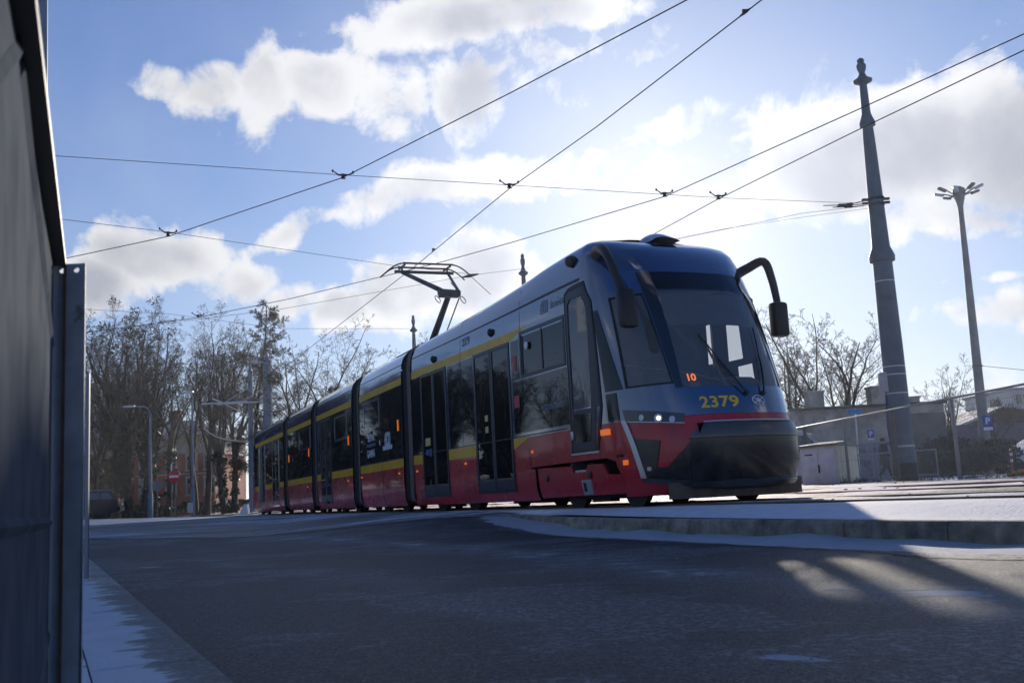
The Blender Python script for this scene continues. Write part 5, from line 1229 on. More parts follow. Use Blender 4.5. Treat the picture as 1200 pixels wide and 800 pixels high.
a_, b_ = at(541, 325, 38), at(561, 321, 38); mb = MB(); mb.tube([a_, a_.lerp(b_, .3), a_.lerp(b_, .5), a_.lerp(b_, .7), b_], [.02, .05, .07, .05, .02], 6); mb.build('body', M_ins, t); mb = MB(); mb.tube([a_.lerp(b_, .5), at(575, 345, 38)], .012, 5); mb.build('drop_wire', M_wire, t)
for px, py in ((885, 11), (520, 289)):
    p = wpt(px-12, py+4, ZW); dv = (W2[0]-W2[2]).normalized(); mb = MB(); mb.tube([p-dv*.10, p, p+dv*.10], [.010, .02, .010], 6); mb.box(p+V3(0, 0, .02), (.06, .02, .035)); o = mb.build('wire_clamp', M_ins); recenter(o, p); tag(o, 'small clamp on the wire near the top edge of the photo' if px > 800 else 'small clamp on the wire just above the pantograph head', 'wire clamp')
# big tapered mast
def mast(label, base, top, r0, r1, rings=True, name='tram_mast', group=None):
    ax = (top-base); h = ax.length; ax.normalize(); t = thing(name, label, 'mast', tuple(base), group)
    if rings: prof = [(r0*1.0, -.3), (r0, 0), (r0*.97, h*.30), (r0*.90, h*.42), (r0*.86, h*.505), (r0*1.12, h*.507), (r0*1.16, h*.518), (r0*.98, h*.530), (r0*.80, h*.54), (r1*1.12, h*.80), (r1*1.0, h*.83), (r1*1.5, h*.832), (r1*1.5, h*.840), (r1*1.1, h*.852), (r1*.85, h*.862), (r1*.72, h*.93)]
    else: prof = [(r0, -.3), (r0, 0), (r0*.85, h*.5), (r1*1.1, h*.78), (r1*1.4, h*.80), (r1, h*.82), (r1*.8, h*.9)]
    mb = MB(); mb.lathe(base, prof, 24, axis=ax); mb.build('shaft', M_green, t)
    k = r1; q = h*(.93 if rings else .9); s_k = h*(.07 if rings else .1)
    mb = MB(); mb.lathe(base+ax*q, [(k*.7, 0), (k*.8, s_k*.06), (k*1.75, s_k*.14), (k*1.85, s_k*.20), (k*1.2, s_k*.26), (k*.8, s_k*.34), (k*.55, s_k*.45), (k*.85, s_k*.58), (k*.95, s_k*.72), (k*.6, s_k*.82), (k*.75, s_k*.9), (k*.4, s_k*.97), (0.001, s_k)], 18, axis=ax); mb.build('finial', M_green, t)
    return t, ax, h
mt_, ax, h = mast('big grey-blue tapered tram mast with ornamental rings and finial, right of the tram', Vector((MBASE.x, YM, MBASE.z-.1)), MTOP, .262, .125)
B0 = Vector((MBASE.x, YM, MBASE.z-.1))
def on_m(py): 
    k = (562-py)/(562-68); return B0.lerp(MTOP, k)
mb = MB()
mb.lathe(on_m(243), [(.16, -.10), (.20, -.08), (.20, -.04), (.17, -.02), (.17, .06), (.21, .08), (.21, .12), (.16, .14)], 20, axis=ax)
for sg in (-1, 1):
    for dz in (.0, .09): mb.box(on_m(243)+V3(sg*.26, 0, dz), (.14, .08, .05))
mb.build('span_ring', M_ins, mt_)
for a_, b_ in ((mast_at+V3(-.25, 0, .06), at(978, 243, 24)), (mast_at+V3(-.25, 0, -.06), at(976, 243, 24)), (mast_at+V3(-.28, 0, -.02), at(965, 241, 23.7))):
    mb = MB(); mb.tube([a_, a_.lerp(b_, .35), a_.lerp(b_, .4), a_.lerp(b_, .6), a_.lerp(b_, .65), b_], [.012, .012, .035, .035, .012, .010], 6); mb.build('strain_insulator', M_ins, mt_)
M_band = mat('steel_band', (.45, .46, .48), .35, metal=.8)
for py in (256, 292, 335, 432, 441, 462, 520, 521):
    c = on_m(py); rr = {256: .175, 292: .18, 335: .225}.get(py, .246+.012*(py-430)/100); mb = MB(); mb.lathe(c, [(rr-.02, -.012), (rr+.012, -.012), (rr+.012, .012), (rr-.02, .012)], 24, axis=ax); mb.build('steel_strap', M_band, mt_)
mb = MB(); c = at(1036, 448, YM); mb.box(c, (.20, .24, .46), bev=.015); mb.tube([c+V3(.0, 0, -.1), c+V3(.25, 0, -.1)], .02, 6); mb.build('cable_box', mat('pale_box', (.38, .38, .40), .6, var=.1), mt_)
mb = MB(); mb.tube([c+V3(.04, 0, -.2), at(1041, 500, YM-.1), at(1052, 560, YM-.1)], .035, 6); mb.build('cable_pipe', mat('blue_pipe', (.03, .05, .15), .5), mt_)
mb = MB(); mb.lathe(B0, [(.285, -.2), (.28, .0), (.272, .48), (.25, .50)], 24, axis=ax); mb.build('dark_foot', mat('tar_paint', (.035, .035, .035), .7, var=.3), mt_)
# masts in the distance
GM = 'ornamental masts behind the tram'
for lab, px, py, Y, r1 in (('slim mast with a finial rising just left of the tram roof, nearer the cab', 612, 297, 42, .11), ('slim mast with a finial above the gap behind the front car', 484, 369, 54, .11)):
    top = at(px, py, Y); mast(lab, Vector((top.x, Y, .2)), top, .26, r1, False, group=GM)
M_bpole = mat('blue_grey_pole', (0.16, 0.21, 0.27), .55, var=.2, vs=3)
for lab, px, top_y, Y, r in (('broad blue-grey mast behind the rear end of the tram, with a tube bracket', 313, 424, 60, .28), ('paler slim mast at the very rear of the tram, with a tube bracket', 293, 436, 62, .17)):
    top = at(px, top_y, Y); b = Vector((top.x, Y, gz(top.x, Y))); t = thing('tram_mast', lab, 'mast', tuple(b), 'bracket masts at the rear of the tram')
    mb = MB(); mb.lathe(b, [(r, 0), (r*.95, (top-b).length*.6), (r*.85, (top-b).length)], 14); mb.lathe(top, [(r*.9, 0), (r*1.1, .06), (r*.5, .2), (r*.3, .5), (0.01, .6)], 10); mb.build('shaft', M_bpole, t)
    zb_ = at(px, 470, Y).z
    mb = MB(); mb.tube([Vector((top.x, Y, zb_)), Vector((top.x-3.0, Y+.2, zb_))], .05, 6); mb.tube([Vector((top.x, Y, zb_+.9)), Vector((top.x-1.5, Y+.1, zb_+.05))], .02, 5); mb.build('bracket', M_band, t)
    if px == 313:
        a_ = at(300, 424, Y); mb = MB(); mb.tube([at(313, 424, Y), a_], .04, 6); mb.box(a_+V3(-.2, 0, 0), (.55, .2, .12), bev=.03); mb.build('lamp_head', M_band, t)
        mb = MB(); mb.tube([at(318.5, 424, Y-.3), at(318.5, 500, Y-.3)], .035, 6); mb.build('cable_pipe', M_band, t)
for lab, P_ in (('bright curved bracket tube left of the rear masts, the upper one', [at(249, 467, 58), at(265, 474, 58.5), at(292, 488, 60)]), ('bright curved bracket tube left of the rear masts, the lower one', [at(239, 502, 57), at(247, 508, 57.5), at(262, 514, 58), at(292, 518, 60)])):
    mb = MB(); mb.tube(smooth_path(P_), .045, 6); o = mb.build('bracket_tube', M_band); recenter(o, P_[-1]); tag(o, lab, 'bracket', 'bracket tubes at the rear masts')

# floodlight tower
YT = 45.0; tb_, tt = at(1158, 552, YT), at(1124, 228, YT)
tw = thing('floodlight_mast', 'tall thin floodlight mast crowned by a ring of lamps near the right edge', 'light mast', (tb_.x, YT, .25))
b = Vector((tb_.x, YT, .25)); mb = MB(); hh = (tt-b).length; axt = (tt-b).normalized()
mb.lathe(b, [(.24, 0), (.20, hh*.3), (.15, hh*.7), (.11, hh*.93), (.12, hh*.955), (.26, hh*1.0), (.28, hh*1.01), (.26, hh*1.02), (.08, hh*1.03)], 14, axis=axt); mb.build('shaft', mat('concrete_mast', (.24, .235, .23), .7, var=.2, vs=1.5), tw)
M_lamp = mat('lamp_housing', (.20, .20, .20), .5); M_lens = mat('lamp_lens', (.55, .56, .58), .2, coat=.6)
for k in range(8):
    a = 2*math.pi*(k+.3)/8; d = Vector((math.cos(a), math.sin(a), 0)); c = tt+V3(0, 0, -.02); e = c+d*.68+V3(0, 0, .16+.08*math.sin(k*2.1))
    mb = MB(); mb.tube([c+d*.25, e], .03, 6); la = mb.build('lamp_arm', M_lamp, tw)
    s = Vector((-d.y, d.x, 0)); up_ = (V3(0, 0, 1)-d*.35).normalized(); mb = MB(); mb.box(e+d*.16, (.42, .20, .12), (s.cross(up_).normalized(), s, up_), bev=.05); mb.build('lamp_head', M_lens if k % 2 else M_lamp, la)
for py in (430, 512): c = at(1152 if py < 500 else 1156, py, YT); mb = MB(); mb.lathe(Vector((b.x+(tt.x-b.x)*(c.z-b.z)/(tt.z-b.z), YT, c.z)), [(.17, 0), (.22, .01), (.22, .1), (.17, .11)], 12); mb.build('collar', M_lamp, tw)
# street lamps and pole left
def lamp_post(label, px, top, base, Y, arm, r=.085):
    b = at(px, base, Y); t_ = at(px, top, Y); b.z = gz(b.x, b.y); t = thing('street_lamp', label, 'street lamp', tuple(b), 'lamp posts in front of the brick building'); h_ = t_.z-b.z
    mb = MB(); mb.lathe(b, [(r*1.7, 0), (r*1.7, h_*.22), (r*1.1, h_*.25), (r, h_*.6), (r*.7, h_)], 12); mb.build('post', M_bpole, t)
    mb = MB(); P_ = smooth_path([t_, t_+V3(-.25*arm, 0, .35), t_+V3(-.9*arm, 0, .40)]) ; mb.tube(P_, r*.5, 8); ar = mb.build('arm', M_bpole, t)
    mb = MB(); mb.box(t_+V3(-1.15*arm, 0, .42), (.62, .24, .12), bev=.04); mb.build('lamp_head', M_lens, ar); return t
l1 = lamp_post('blue-grey street lamp with an arm to the left, in front of the ivy-covered tree', 176, 484, 602, 56, 1)
l2 = lamp_post('thinner grey street lamp with a small box at its foot, left of the rear masts', 226, 468, 598, 58, .25, .07)
mb = MB(); c = gp(223, 57.8); mb.box(c+V3(0, 0, .5), (.26, .2, .55), bev=.02); mb.build('fuse_box', mat('light_grey_box', (.5, .5, .5), .6), l2)
pl = at(60, 100, 9.5); base = Vector((pl.x-.03, 9.5, H(pl.x, 9.5))); mb = MB(); mb.lathe(base, [(.055, 0), (.055, 3.4), (.047, 3.42), (.045, 7.5)], 12, axis=Vector((-.012, 0, 1))); pt = thing('steel_pole', 'thin steel pole rising behind the top of the metal fence', 'pole', tuple(base)); mb.build('shaft', M_bpole, pt); mb = MB(); mb.lathe(base+V3(-.04, 0, 3.38), [(.056, 0), (.064, .01), (.064, .08), (.056, .09)], 12); mb.build('collar', M_bpole, pt)
pl = at(103.5, 437, 7.0); base = Vector((pl.x, 7.0, H(pl.x, 7.0))); mb = MB(); mb.box((base+V3(pl.x, 7, pl.z))/2, (.022, .022, pl.z-base.z)); o = mb.build('fence_post', mat('galvanised_old', (.18, .2, .24), .5, metal=.4)); recenter(o, base); tag(o, 'narrow steel post just visible along the right edge of the metal corner post', 'post')

# ================================================================== metal fence panel beside the camera
FD = Vector((-math.sin(R(22.1)), math.cos(R(22.1)), 0)); FN = Vector((FD.y, -FD.x, 0))     # along the fence, and towards the road
M_galv = mat('galvanised_sheet', (0.10, 0.112, 0.132), .9, spec=0.0, var=.25, vs=7, bump=.08, bs=140, col2=(0.10, .085, .07), c2s=7, c2a=.60, c2b=.72)
M_galvp = mat('galvanised_post', (0.38, 0.43, 0.50), .6, metal=.0, spec=.3, var=.2, vs=14, bump=.08, bs=160, col2=(0.10, .075, .055), c2s=10, c2a=.62, c2b=.72)
M_rust = mat('rusty_seam', (0.10, 0.055, 0.035), .9, var=.4, vs=30)
PE = Vector((-1.013, 2.30, 0))          # where panel and corner post meet
FT = 1.02
fp = thing('metal_fence', 'galvanised steel sheet panel with pressed creases and drilled corner post at the left edge', 'metal fence', (PE.x, PE.y, .03))
mb = MB(); mb.grid(lambda a, z: PE-FD*a+FN*(-.018+.0015*noise.noise(Vector((a*3, z*3, 0))))+V3(0, 0, z), lin(0, 2.9, 60), lin(.05, FT, 24)); mb.open = True
mb.build('sheet_panel', M_galv, fp)
def ridge(a0, z0, a1, z1, w=.014, h=.006):
    p, q = PE-FD*a0+V3(0, 0, z0)-FN*.0175, PE-FD*a1+V3(0, 0, z1)-FN*.0175; d = (q-p).normalized(); s_ = d.cross(FN).normalized()*w; mb = MB()
    mb.add([p-s_, p+s_, p+FN*h, q-s_, q+s_, q+FN*h], [(0, 2, 5, 3), (2, 1, 4, 5), (0, 1, 2), (3, 5, 4)]); mb.build('pressed_crease', M_galv, fp)
ridge(.05, .82, 1.15, 1.0); ridge(.05, .435, 1.6, .435, .012, .007); ridge(.05, .20, .9, .06); ridge(1.2, 1.0, 2.2, .45); ridge(1.2, .10, 2.2, .40)
mb = MB(); mb.grid(lambda a, z: PE-FD*a+FN*(-.034)+V3(0, 0, z), [0, 2.9], [.05, FT]); mb.open = True; mb.build('back_sheet', M_galv, fp)
mb = MB(); mb.prism([PE+FN*.008+V3(0, 0, FT-.012), PE+FN*.008+V3(0, 0, FT+.004), PE-FN*.05+V3(0, 0, FT+.004), PE-FN*.05+V3(0, 0, FT-.012)], -FD*2.9); mb.build('top_rail', mat('dark_rail', (.02, .02, .022), .6), fp)
mb = MB(); mb.box(PE-FD*.012+FN*.006+V3(0, 0, .53), (.022, .006, .96), (FD, FN, Vector((0, 0, 1)))); mb.build('rusty_joint', M_rust, fp)
# corner post: an angle whose broad face looks at the camera, with two bolt holes at the top
pt0, pt1 = -.004, .060; zt_ = 1.013
bm = bmesh.new()
X_ = Vector((1, 0, 0)); c0 = PE+V3(0, 0, 0)
def face_with_holes(mb, x0, x1, z0, z1, holes_, th):
    xs_ = sorted({x0, x1}|{h[0]+k*h[2] for h in holes_ for k in (-1, 1)}); zs_ = sorted({z0, z1}|{h[1]+k*h[2] for h in holes_ for k in (-1, 1)})
    def P_(x, z, y): return c0+X_*x+V3(0, y, z)
    for i in range(len(xs_)-1):
        for j in range(len(zs_)-1):
            cx, cz = (xs_[i]+xs_[i+1])/2, (zs_[j]+zs_[j+1])/2; h_ = [h for h in holes_ if abs(cx-h[0]) < h[2] and abs(cz-h[1]) < h[2]]
            if not h_:
                for y in (0, th): mb.quad(P_(xs_[i], zs_[j], y), P_(xs_[i+1], zs_[j], y), P_(xs_[i+1], zs_[j+1], y), P_(xs_[i], zs_[j+1], y))
            else:
                hx, hz, hr = h_[0]; n = 16
                for y in (0, th):
                    for k in range(n):
                        a0, a1 = 2*math.pi*k/n, 2*math.pi*(k+1)/n
                        def sq(a): c, s = math.cos(a), math.sin(a); m_ = max(abs(c), abs(s)); return (hx+hr*c/m_, hz+hr*s/m_)
                        r = hr*.62; q0, q1 = sq(a0), sq(a1); mb.quad(P_(*q0, y), P_(*q1, y), P_(hx+r*math.cos(a1), hz+r*math.sin(a1), y), P_(hx+r*math.cos(a0), hz+r*math.sin(a0), y))
                for k in range(n):
                    a0, a1 = 2*math.pi*k/n, 2*math.pi*(k+1)/n; r = hr*.62; mb.quad(P_(hx+r*math.cos(a0), hz+r*math.sin(a0), 0), P_(hx+r*math.cos(a1), hz+r*math.sin(a1), 0), P_(hx+r*math.cos(a1), hz+r*math.sin(a1), th), P_(hx+r*math.cos(a0), hz+r*math.sin(a0), th))
    for a_, b_ in (((x0, z1), (x1, z1)), ((x1, z0), (x1, z1)), ((x0, z0), (x0, z1))): mb.quad(P_(*a_, 0), P_(*b_, 0), P_(*b_, th), P_(*a_, th))
mb = MB(); face_with_holes(mb, -.024, .0525, .03, zt_, [(.000, .998, .010), (.033, .998, .010)], .005)
mb.open = True
mb.build('corner_post', M_galvp, fp)
mb = MB(); mb.box(c0+V3(-.045, .010, .50), (.062, .006, .92)); mb.build('post_web', M_galvp, fp)
# carry the fence on at its far side behind the post
# ================================================================== weeds and small ground bits
rw = random.Random(3)
def tuft(mb, p, n, h, r):
    for _ in range(n):
        a = rw.uniform(0, 6.283); q = p+Vector((math.cos(a), math.sin(a), 0))*rw.uniform(0, r); d = Vector((rw.gauss(0, .5), rw.gauss(0, .5), 1)).normalized(); hh_ = h*rw.uniform(.4, 1.1); s = Vector((-d.y, d.x, 0)); s = (s.normalized() if s.length > 1e-3 else Vector((1, 0, 0)))*.006
        m_ = q+d*hh_*.6+Vector((rw.gauss(0, .02), rw.gauss(0, .02), 0)); e = m_+d*hh_*.4+Vector((rw.gauss(0, .05), rw.gauss(0, .05), -.03))
        mb.add([q-s, q+s, m_+s*.8, m_-s*.8, e], [(0, 1, 2, 3), (3, 2, 4)])
# mesh fence line
FA, FB = Vector((8.95, 15.0, 0)), Vector((6.75, 38.5, 0)); fdir = (FB-FA).normalized(); fl = (FB-FA).length
mb = MB()
for i in range(900):
    t = rw.random(); p = FA.lerp(FB, t); p += Vector((-fdir.y, fdir.x, 0))*rw.gauss(-.0, .22); dens_ = noise.noise(Vector((p.y*.5, 3, 0)))
    if dens_ < -.25: continue
    p.z = H(p.x, p.y); tuft(mb, p, 5, .10+.12*max(0, dens_+.2)*(1 if rw.random() < .9 else 2.2), .10)
mb.open = True; o = mb.build('weeds', M_weed); o['kind'] = 'stuff'; tag(o, 'dry yellowish weeds growing along the foot of the mesh fence', 'weeds')
mb = MB()
for i in range(70):
    a = rw.uniform(14.5, 18.5); w = rw.uniform(6.3, 7.8); p = AW(a, w); p.z = H(p.x, p.y)+.04; tuft(mb, p, 5, .07, .12)
for a, w in ((5.6, 6.42), (4.4, 6.40), (8.8, 6.5)): p = AW(a, w); p.z = H(p.x, p.y)+.04; tuft(mb, p, 9, .05, .05)
for i in range(300):
    p = gp(rw.uniform(195, 262), rw.uniform(50, 58)); tuft(mb, p, 4, .16, .3)
mb.open = True; o = mb.build('grass', M_weed); o['kind'] = 'stuff'; tag(o, 'sparse grass at the end of the kerb and round the lamp posts', 'grass')
# dirty clods and twigs on the snow
mb = MB(); M_dirt = mat('dirt_clods', (.06, .045, .035), .9, var=.3)
for i in range(110):
    a = rw.uniform(6, 26); w = rw.choice([rw.gauss(-.7, .3), rw.gauss(-2.2, .4), rw.gauss(-4.4, .5), rw.gauss(-7.4, .5)]); p = AW(a, w); p.z = Hp(a, w)+.012; s = rw.uniform(.006, .022)
    mb.box(p, (s*2.4, s*1.3, s*.7), yaw(rw.random()*3), bev=s*.25)
for i in range(26):
    a = rw.uniform(2.5, 10); w = rw.uniform(6.25, 7.4); p = AW(a, w); p.z = H(p.x, p.y)+.052; s = rw.uniform(.004, .012); mb.box(p, (s*3, s*1.4, s), yaw(rw.random()*3))
o = mb.build('dirt_clods', M_dirt); o['kind'] = 'stuff'; tag(o, 'small dark clods of earth scattered over the snow', 'dirt')
mb = MB()
for i in range(160):     # loose grit on the asphalt
    a = rw.uniform(1.5, 12); w = rw.uniform(1.3, 5.85) if rw.random() < .5 else rw.uniform(5.5, 5.88); p = AW(a, w); s = rw.uniform(.0015, .0045); p.z = H(p.x, p.y)+s*.4; mb.box(p, (s*1.6, s*1.2, s), yaw(rw.random()*3))
o = mb.build('grit', mat('grit', (.16, .15, .14), .8, var=.5, vs=20)); o['kind'] = 'stuff'; tag(o, 'loose grit on the asphalt and in the gutter', 'grit')

# ================================================================== fences on the right
M_mesh = mat('fence_wire', (0.20, 0.20, 0.19), .5, metal=.5); M_post = mat('fence_post_grey', (0.13, 0.125, 0.115), .7, var=.25); M_gal = mat('galvanised_tube', (0.30, 0.30, 0.30), .5, metal=.5)
FH = 1.50
def fz(p): return H(p.x, p.y)
npan = 9; pl_ = fl/npan
pdir = Vector((-fdir.y, fdir.x, 0))
labs = ['first panel of the mesh fence from the right edge', 'second panel of the mesh fence, in front of the floodlight mast', 'third panel of the mesh fence, right of the big mast', 'fourth panel of the mesh fence, crossing in front of the big mast', 'fifth panel of the mesh fence, beside the utility cabinet', 'sixth panel of the mesh fence, in front of the utility cabinet', 'seventh panel of the mesh fence, at the tram nose', 'mesh fence panel hidden behind the tram, nearer one', 'mesh fence panel hidden behind the tram, farther one']
for i in range(npan-2):
    a, b = FA+fdir*pl_*i, FA+fdir*pl_*(i+1); za, zb2 = fz(a), fz(b); mb = MB(); n = int(pl_/.052)
    for k in range(1, n):
        p = a.lerp(b, k/n); z = za+(zb2-za)*k/n; mb.box(p+V3(0, 0, z+.05+FH/2), (.0045, .0045, FH-.02), (fdir, pdir, Vector((0, 0, 1))))
    for z in (.12, .55, .98, 1.38): mb.box((a+b)/2+V3(0, 0, (za+zb2)/2+z), (pl_-.06, .005, .006), ((b-a).normalized(), pdir, Vector((0, 0, 1))))
    t = thing('mesh_fence_panel', labs[i], 'mesh fence', tuple((a+b)/2+V3(0, 0, za)), 'panels of the mesh fence'); mb.build('wire_mesh', M_mesh, t)
    mb = MB(); mb.tube([a+V3(0, 0, za+FH+.06), b+V3(0, 0, zb2+FH+.06)], .022, 8); mb.build('top_rail', M_gal, t)
plabs = {0: 'fence post at the right end of the mesh fence, outside the photo', 1: 'fence post nearest the right edge of the photo', 2: 'fence post just left of the floodlight mast', 3: 'fence post midway between the big mast and the floodlight mast', 4: 'fence post just left of the big mast foot', 5: 'fence post at the right side of the utility cabinet', 6: 'fence post at the tram nose', 7: 'fence post hidden behind the tram nose'}
for i in range(npan-1):
    p = FA+fdir*pl_*i; z = fz(p); mb = MB(); mb.box(p+V3(0, 0, z+FH/2)+pdir*-.03, (.16 if i in (3, 5) else .06, .06, FH+.08), (fdir, pdir, Vector((0, 0, 1))), bev=.006); mb.box(p+V3(0, 0, z+FH+.05)-pdir*.03, (.18 if i in (3, 5) else .075, .075, .015), (fdir, pdir, Vector((0, 0, 1))))
    o = mb.build('fence_post', M_post if i in (3, 5) else M_gal); recenter(o, Vector((p.x, p.y, z))); tag(o, plabs[i], 'fence post', 'posts of the mesh fence')
# inner low gate
ga, gb = at(1008, 560, 33), at(1100, 560, 31); ga.z = fz(ga); gb.z = fz(gb)
t = thing('mesh_gate', 'low inner mesh gate with bright tube rail, seen through the fence around the big mast', 'gate', tuple((ga+gb)/2)); gd = (gb-ga).normalized()
mb = MB(); mb.tube([ga+V3(0, 0, .85), gb+V3(0, 0, .85)], .025, 6); mb.tube([ga+V3(0, 0, .12), gb+V3(0, 0, .12)], .02, 6)
for k in range(5): q = ga.lerp(gb, k/4); mb.tube([q, q+V3(0, 0, .86)], .022, 6)
mb.build('frame', M_gal, t); mb = MB()
for k in range(1, 34): q = ga.lerp(gb, k/34); mb.box(q+V3(0, 0, .48), (.006, .006, .72))
mb.build('bars', M_mesh, t)

# utility cabinet
cb0, cb1, cb2 = at(941, 560, 26.5), at(982, 560, 25.3), at(1007, 560, 27.6)
for q in (cb0, cb1, cb2): q.z = 0
zc = H(cb1.x, cb1.y); hc = at(982, 521, 25.3).z-zc; cb3 = cb0+cb2-cb1
t = thing('utility_cabinet', 'grey and cream utility cabinet with green lid behind the mesh fence beside the tram nose', 'utility cabinet', tuple((cb0+cb2)/2+V3(0, 0, zc)))
M_cg = mat('cabinet_grey', (.62, .63, .64), .6, var=.1); M_cc = mat('cabinet_cream', (.70, .64, .46), .7, var=.12)
zz_ = V3(0, 0, 1)
mb = MB(); mb.add([cb0+zz_*zc, cb1+zz_*zc, cb2+zz_*zc, cb3+zz_*zc, cb0+zz_*(zc+hc), cb1+zz_*(zc+hc), cb2+zz_*(zc+hc), cb3+zz_*(zc+hc)], [(0, 1, 5, 4), (1, 2, 6, 5), (2, 3, 7, 6), (3, 0, 4, 7), (4, 5, 6, 7)]); mb.build('body', M_cc, t)
e1 = (cb1-cb0).normalized(); nf = Vector((e1.y, -e1.x, 0)); wl_ = (cb1-cb0).length
if nf.dot(cb1) > 0: nf = -nf
mb = MB()
for k in (0, 1): c = cb0+e1*(wl_*(.25+.5*k)); mb.box(c+nf*.012+zz_*(zc+hc*.5), (wl_*.49, .02, hc*.94), (e1, nf, zz_), bev=.004)
dr = mb.build('front_panel', M_cg, t); mb = MB(); c = cb0+e1*wl_*.53; mb.box(c+nf*.035+zz_*(zc+hc*.42), (.03, .03, .20), (e1, nf, zz_)); mb.build('door_handle', T_frame, dr)
mb = MB(); c = cb0+e1*wl_*.25; mb.box(c+nf*.026+zz_*(zc+hc*.80), (.30, .006, .035), (e1, nf, zz_)); mb.build('vent_slot', T_frame, dr)
cc_ = (cb0+cb1+cb2+cb3)/4; up4 = [(q-cc_)*1.10+cc_ for q in (cb0, cb1, cb2, cb3)]; zt2 = zc+hc
mb = MB(); mb.add([q+zz_*zt2 for q in up4]+[q+zz_*(zt2+.05) for q in up4]+[(up4[0]+up4[3])/2+zz_*(zt2+.14), (up4[1]+up4[2])/2+zz_*(zt2+.14)], [(0, 3, 2, 1), (0, 1, 5, 4), (1, 2, 6, 5), (2, 3, 7, 6), (3, 0, 4, 7), (4, 5, 9, 8), (6, 7, 8, 9), (5, 6, 9), (7, 4, 8)]); ld = mb.build('lid', mat('lid_green', (.05, .11, .10), .5), t)
M_psnow = mat('snow_cap', (.78, .79, .82), .8)
mb = MB(); a_ = (up4[0]+up4[3])/2; b_ = (up4[1]+up4[2])/2; mb.add([a_.lerp(b_, .3)+zz_*(zt2+.15), a_.lerp(b_, .8)+zz_*(zt2+.15), up4[1].lerp(b_, .3).lerp(a_, .2)+zz_*(zt2+.10), up4[0].lerp(a_, .5).lerp(b_, .3)+zz_*(zt2+.12)], [(0, 1, 2, 3)]); mb.open = True; mb.build('snow_patch', M_psnow, ld)

# signs
M_sblue = mat('sign_blue', (.015, .06, .38), .4); M_swhite = mat('sign_white', (.75, .76, .78), .45); M_sred = mat('sign_red', (.60, .02, .02), .4); M_scyan = mat('street_sign_blue', (.02, .20, .50), .4); M_gback = mat('sign_back', (.17, .18, .19), .5, metal=.3)
def flat_text(txt, c, size, m, parent, name='letter', bold=.03, nv=None, stretch=1.0):
    """upright lettering in the XZ plane facing the camera (-Y)"""
    vs, fs = text_mesh(txt, size, bold); my = (max(v[1] for v in vs)+min(v[1] for v in vs))/2; mb = MB(); mb.add([c+V3(x*stretch, 0, y-my) for x, y in vs], fs); mb.open = True; return mb.build(name, m, parent)
def p_sign(label, px, py, wpx, Y, pole):
    c = at(px, py, Y); s = wpx*Y/1215; t = thing('parking_sign', label, 'parking sign', (c.x, Y, H(c.x, Y)), 'blue parking signs')
    mb = MB(); mb.box(c, (s, .02, s*1.25), bev=.008); bd = mb.build('board', M_sblue, t); flat_text('P', c+V3(0, -.014, 0), s*1.05, M_swhite, bd, 'letter_p')
    mb = MB(); mb.box(c+V3(0, 0, -s*.85), (s, .02, s*.32), bev=.006); mb.build('supplementary_plate', M_swhite, t)
    if pole: mb = MB(); mb.tube([V3(c.x, Y+.03, H(c.x, Y)), c+V3(0, .03, s*.6)], .03, 8); mb.build('pole', M_gal, t)
p_sign('small blue parking sign on its own pole, between the utility cabinet and the big mast', 1020.5, 508, 7.5, 42, True)
p_sign('larger blue parking sign on the floodlight mast at the right edge', 1157, 493, 10.5, 44.6, False)
c = at(1002, 482, 36); t = thing('street_name_sign', 'long light blue street name sign on a thin pale pole, above the utility cabinet', 'street sign', (c.x, 36, H(c.x, 36)))
mb = MB(); mb.box(c, (.46, .03, .16), bev=.01); mb.build('board', M_scyan, t); b_ = at(1008, 562, 36); mb = MB(); mb.tube([V3(b_.x, 36.03, H(c.x, 36)), c+V3(.02, .03, .1)], .03, 8); mb.build('pole', M_swhite, t)
# no-entry sign, left
Y = 57; c = at(204, 558, Y); t = thing('no_entry_sign', 'round red no-entry sign with a white bar, between the two lamp posts', 'road sign', (c.x, Y, gz(c.x, Y)))
r = 7.2*Y/1215; mb = MB(); mb.lathe(c, [(0, 0), (r, 0), (r, .02), (0, .02)], 28, axis=Vector((0, -1, 0))); bd = mb.build('disc', M_sred, t); mb = MB(); mb.box(c+V3(0, -.025, 0), (r*1.5, .008, r*.38)); mb.build('white_bar', M_swhite, bd)
for dx in (-.16, .04): mb = MB(); mb.tube([V3(c.x+dx, Y+.05, gz(c.x, Y)), c+V3(dx, .05, .62 if dx < 0 else .2)], .03, 8); mb.build('pole', M_gback, t)
mb = MB(); q = c+V3(-.16, -.0, .42); mb.lathe(q+V3(0, .05, 0), [(.045, -.5), (.045, .25), (.0, .26)], 10); mb.build('white_marker', M_swhite, t)
c = at(184, 569, 58); t = thing('round_sign', 'grey back of a round road sign at the foot of the ivy-covered trees', 'road sign', (c.x, 58, gz(c.x, 58))); mb = MB(); mb.lathe(c, [(0, 0), (.30, 0), (.30, .02), (0, .02)], 20, axis=Vector((.3, -1, 0))); mb.build('disc', M_gback, t); mb = MB(); mb.tube([V3(c.x, 58.04, gz(c.x, 58)), c+V3(0, .04, .3)], .03, 8); mb.build('pole', M_gback, t)
# barrier block at the rear of the tram
c = gp(286, 52); t = thing('barrier_block', 'small white and grey barrier block on the ground at the rear corner of the tram', 'barrier', tuple(c)); mb = MB(); mb.prism([c+V3(-.25, 0, 0), c+V3(.2, 0, 0), c+V3(.15, 0, .5), c+V3(-.02, 0, .5)], (0, .4, 0)); mb.build('block', M_swhite, t); mb = MB(); mb.box(c+V3(.07, .2, .53), (.22, .42, .05)); mb.build('cap', M_gback, t)
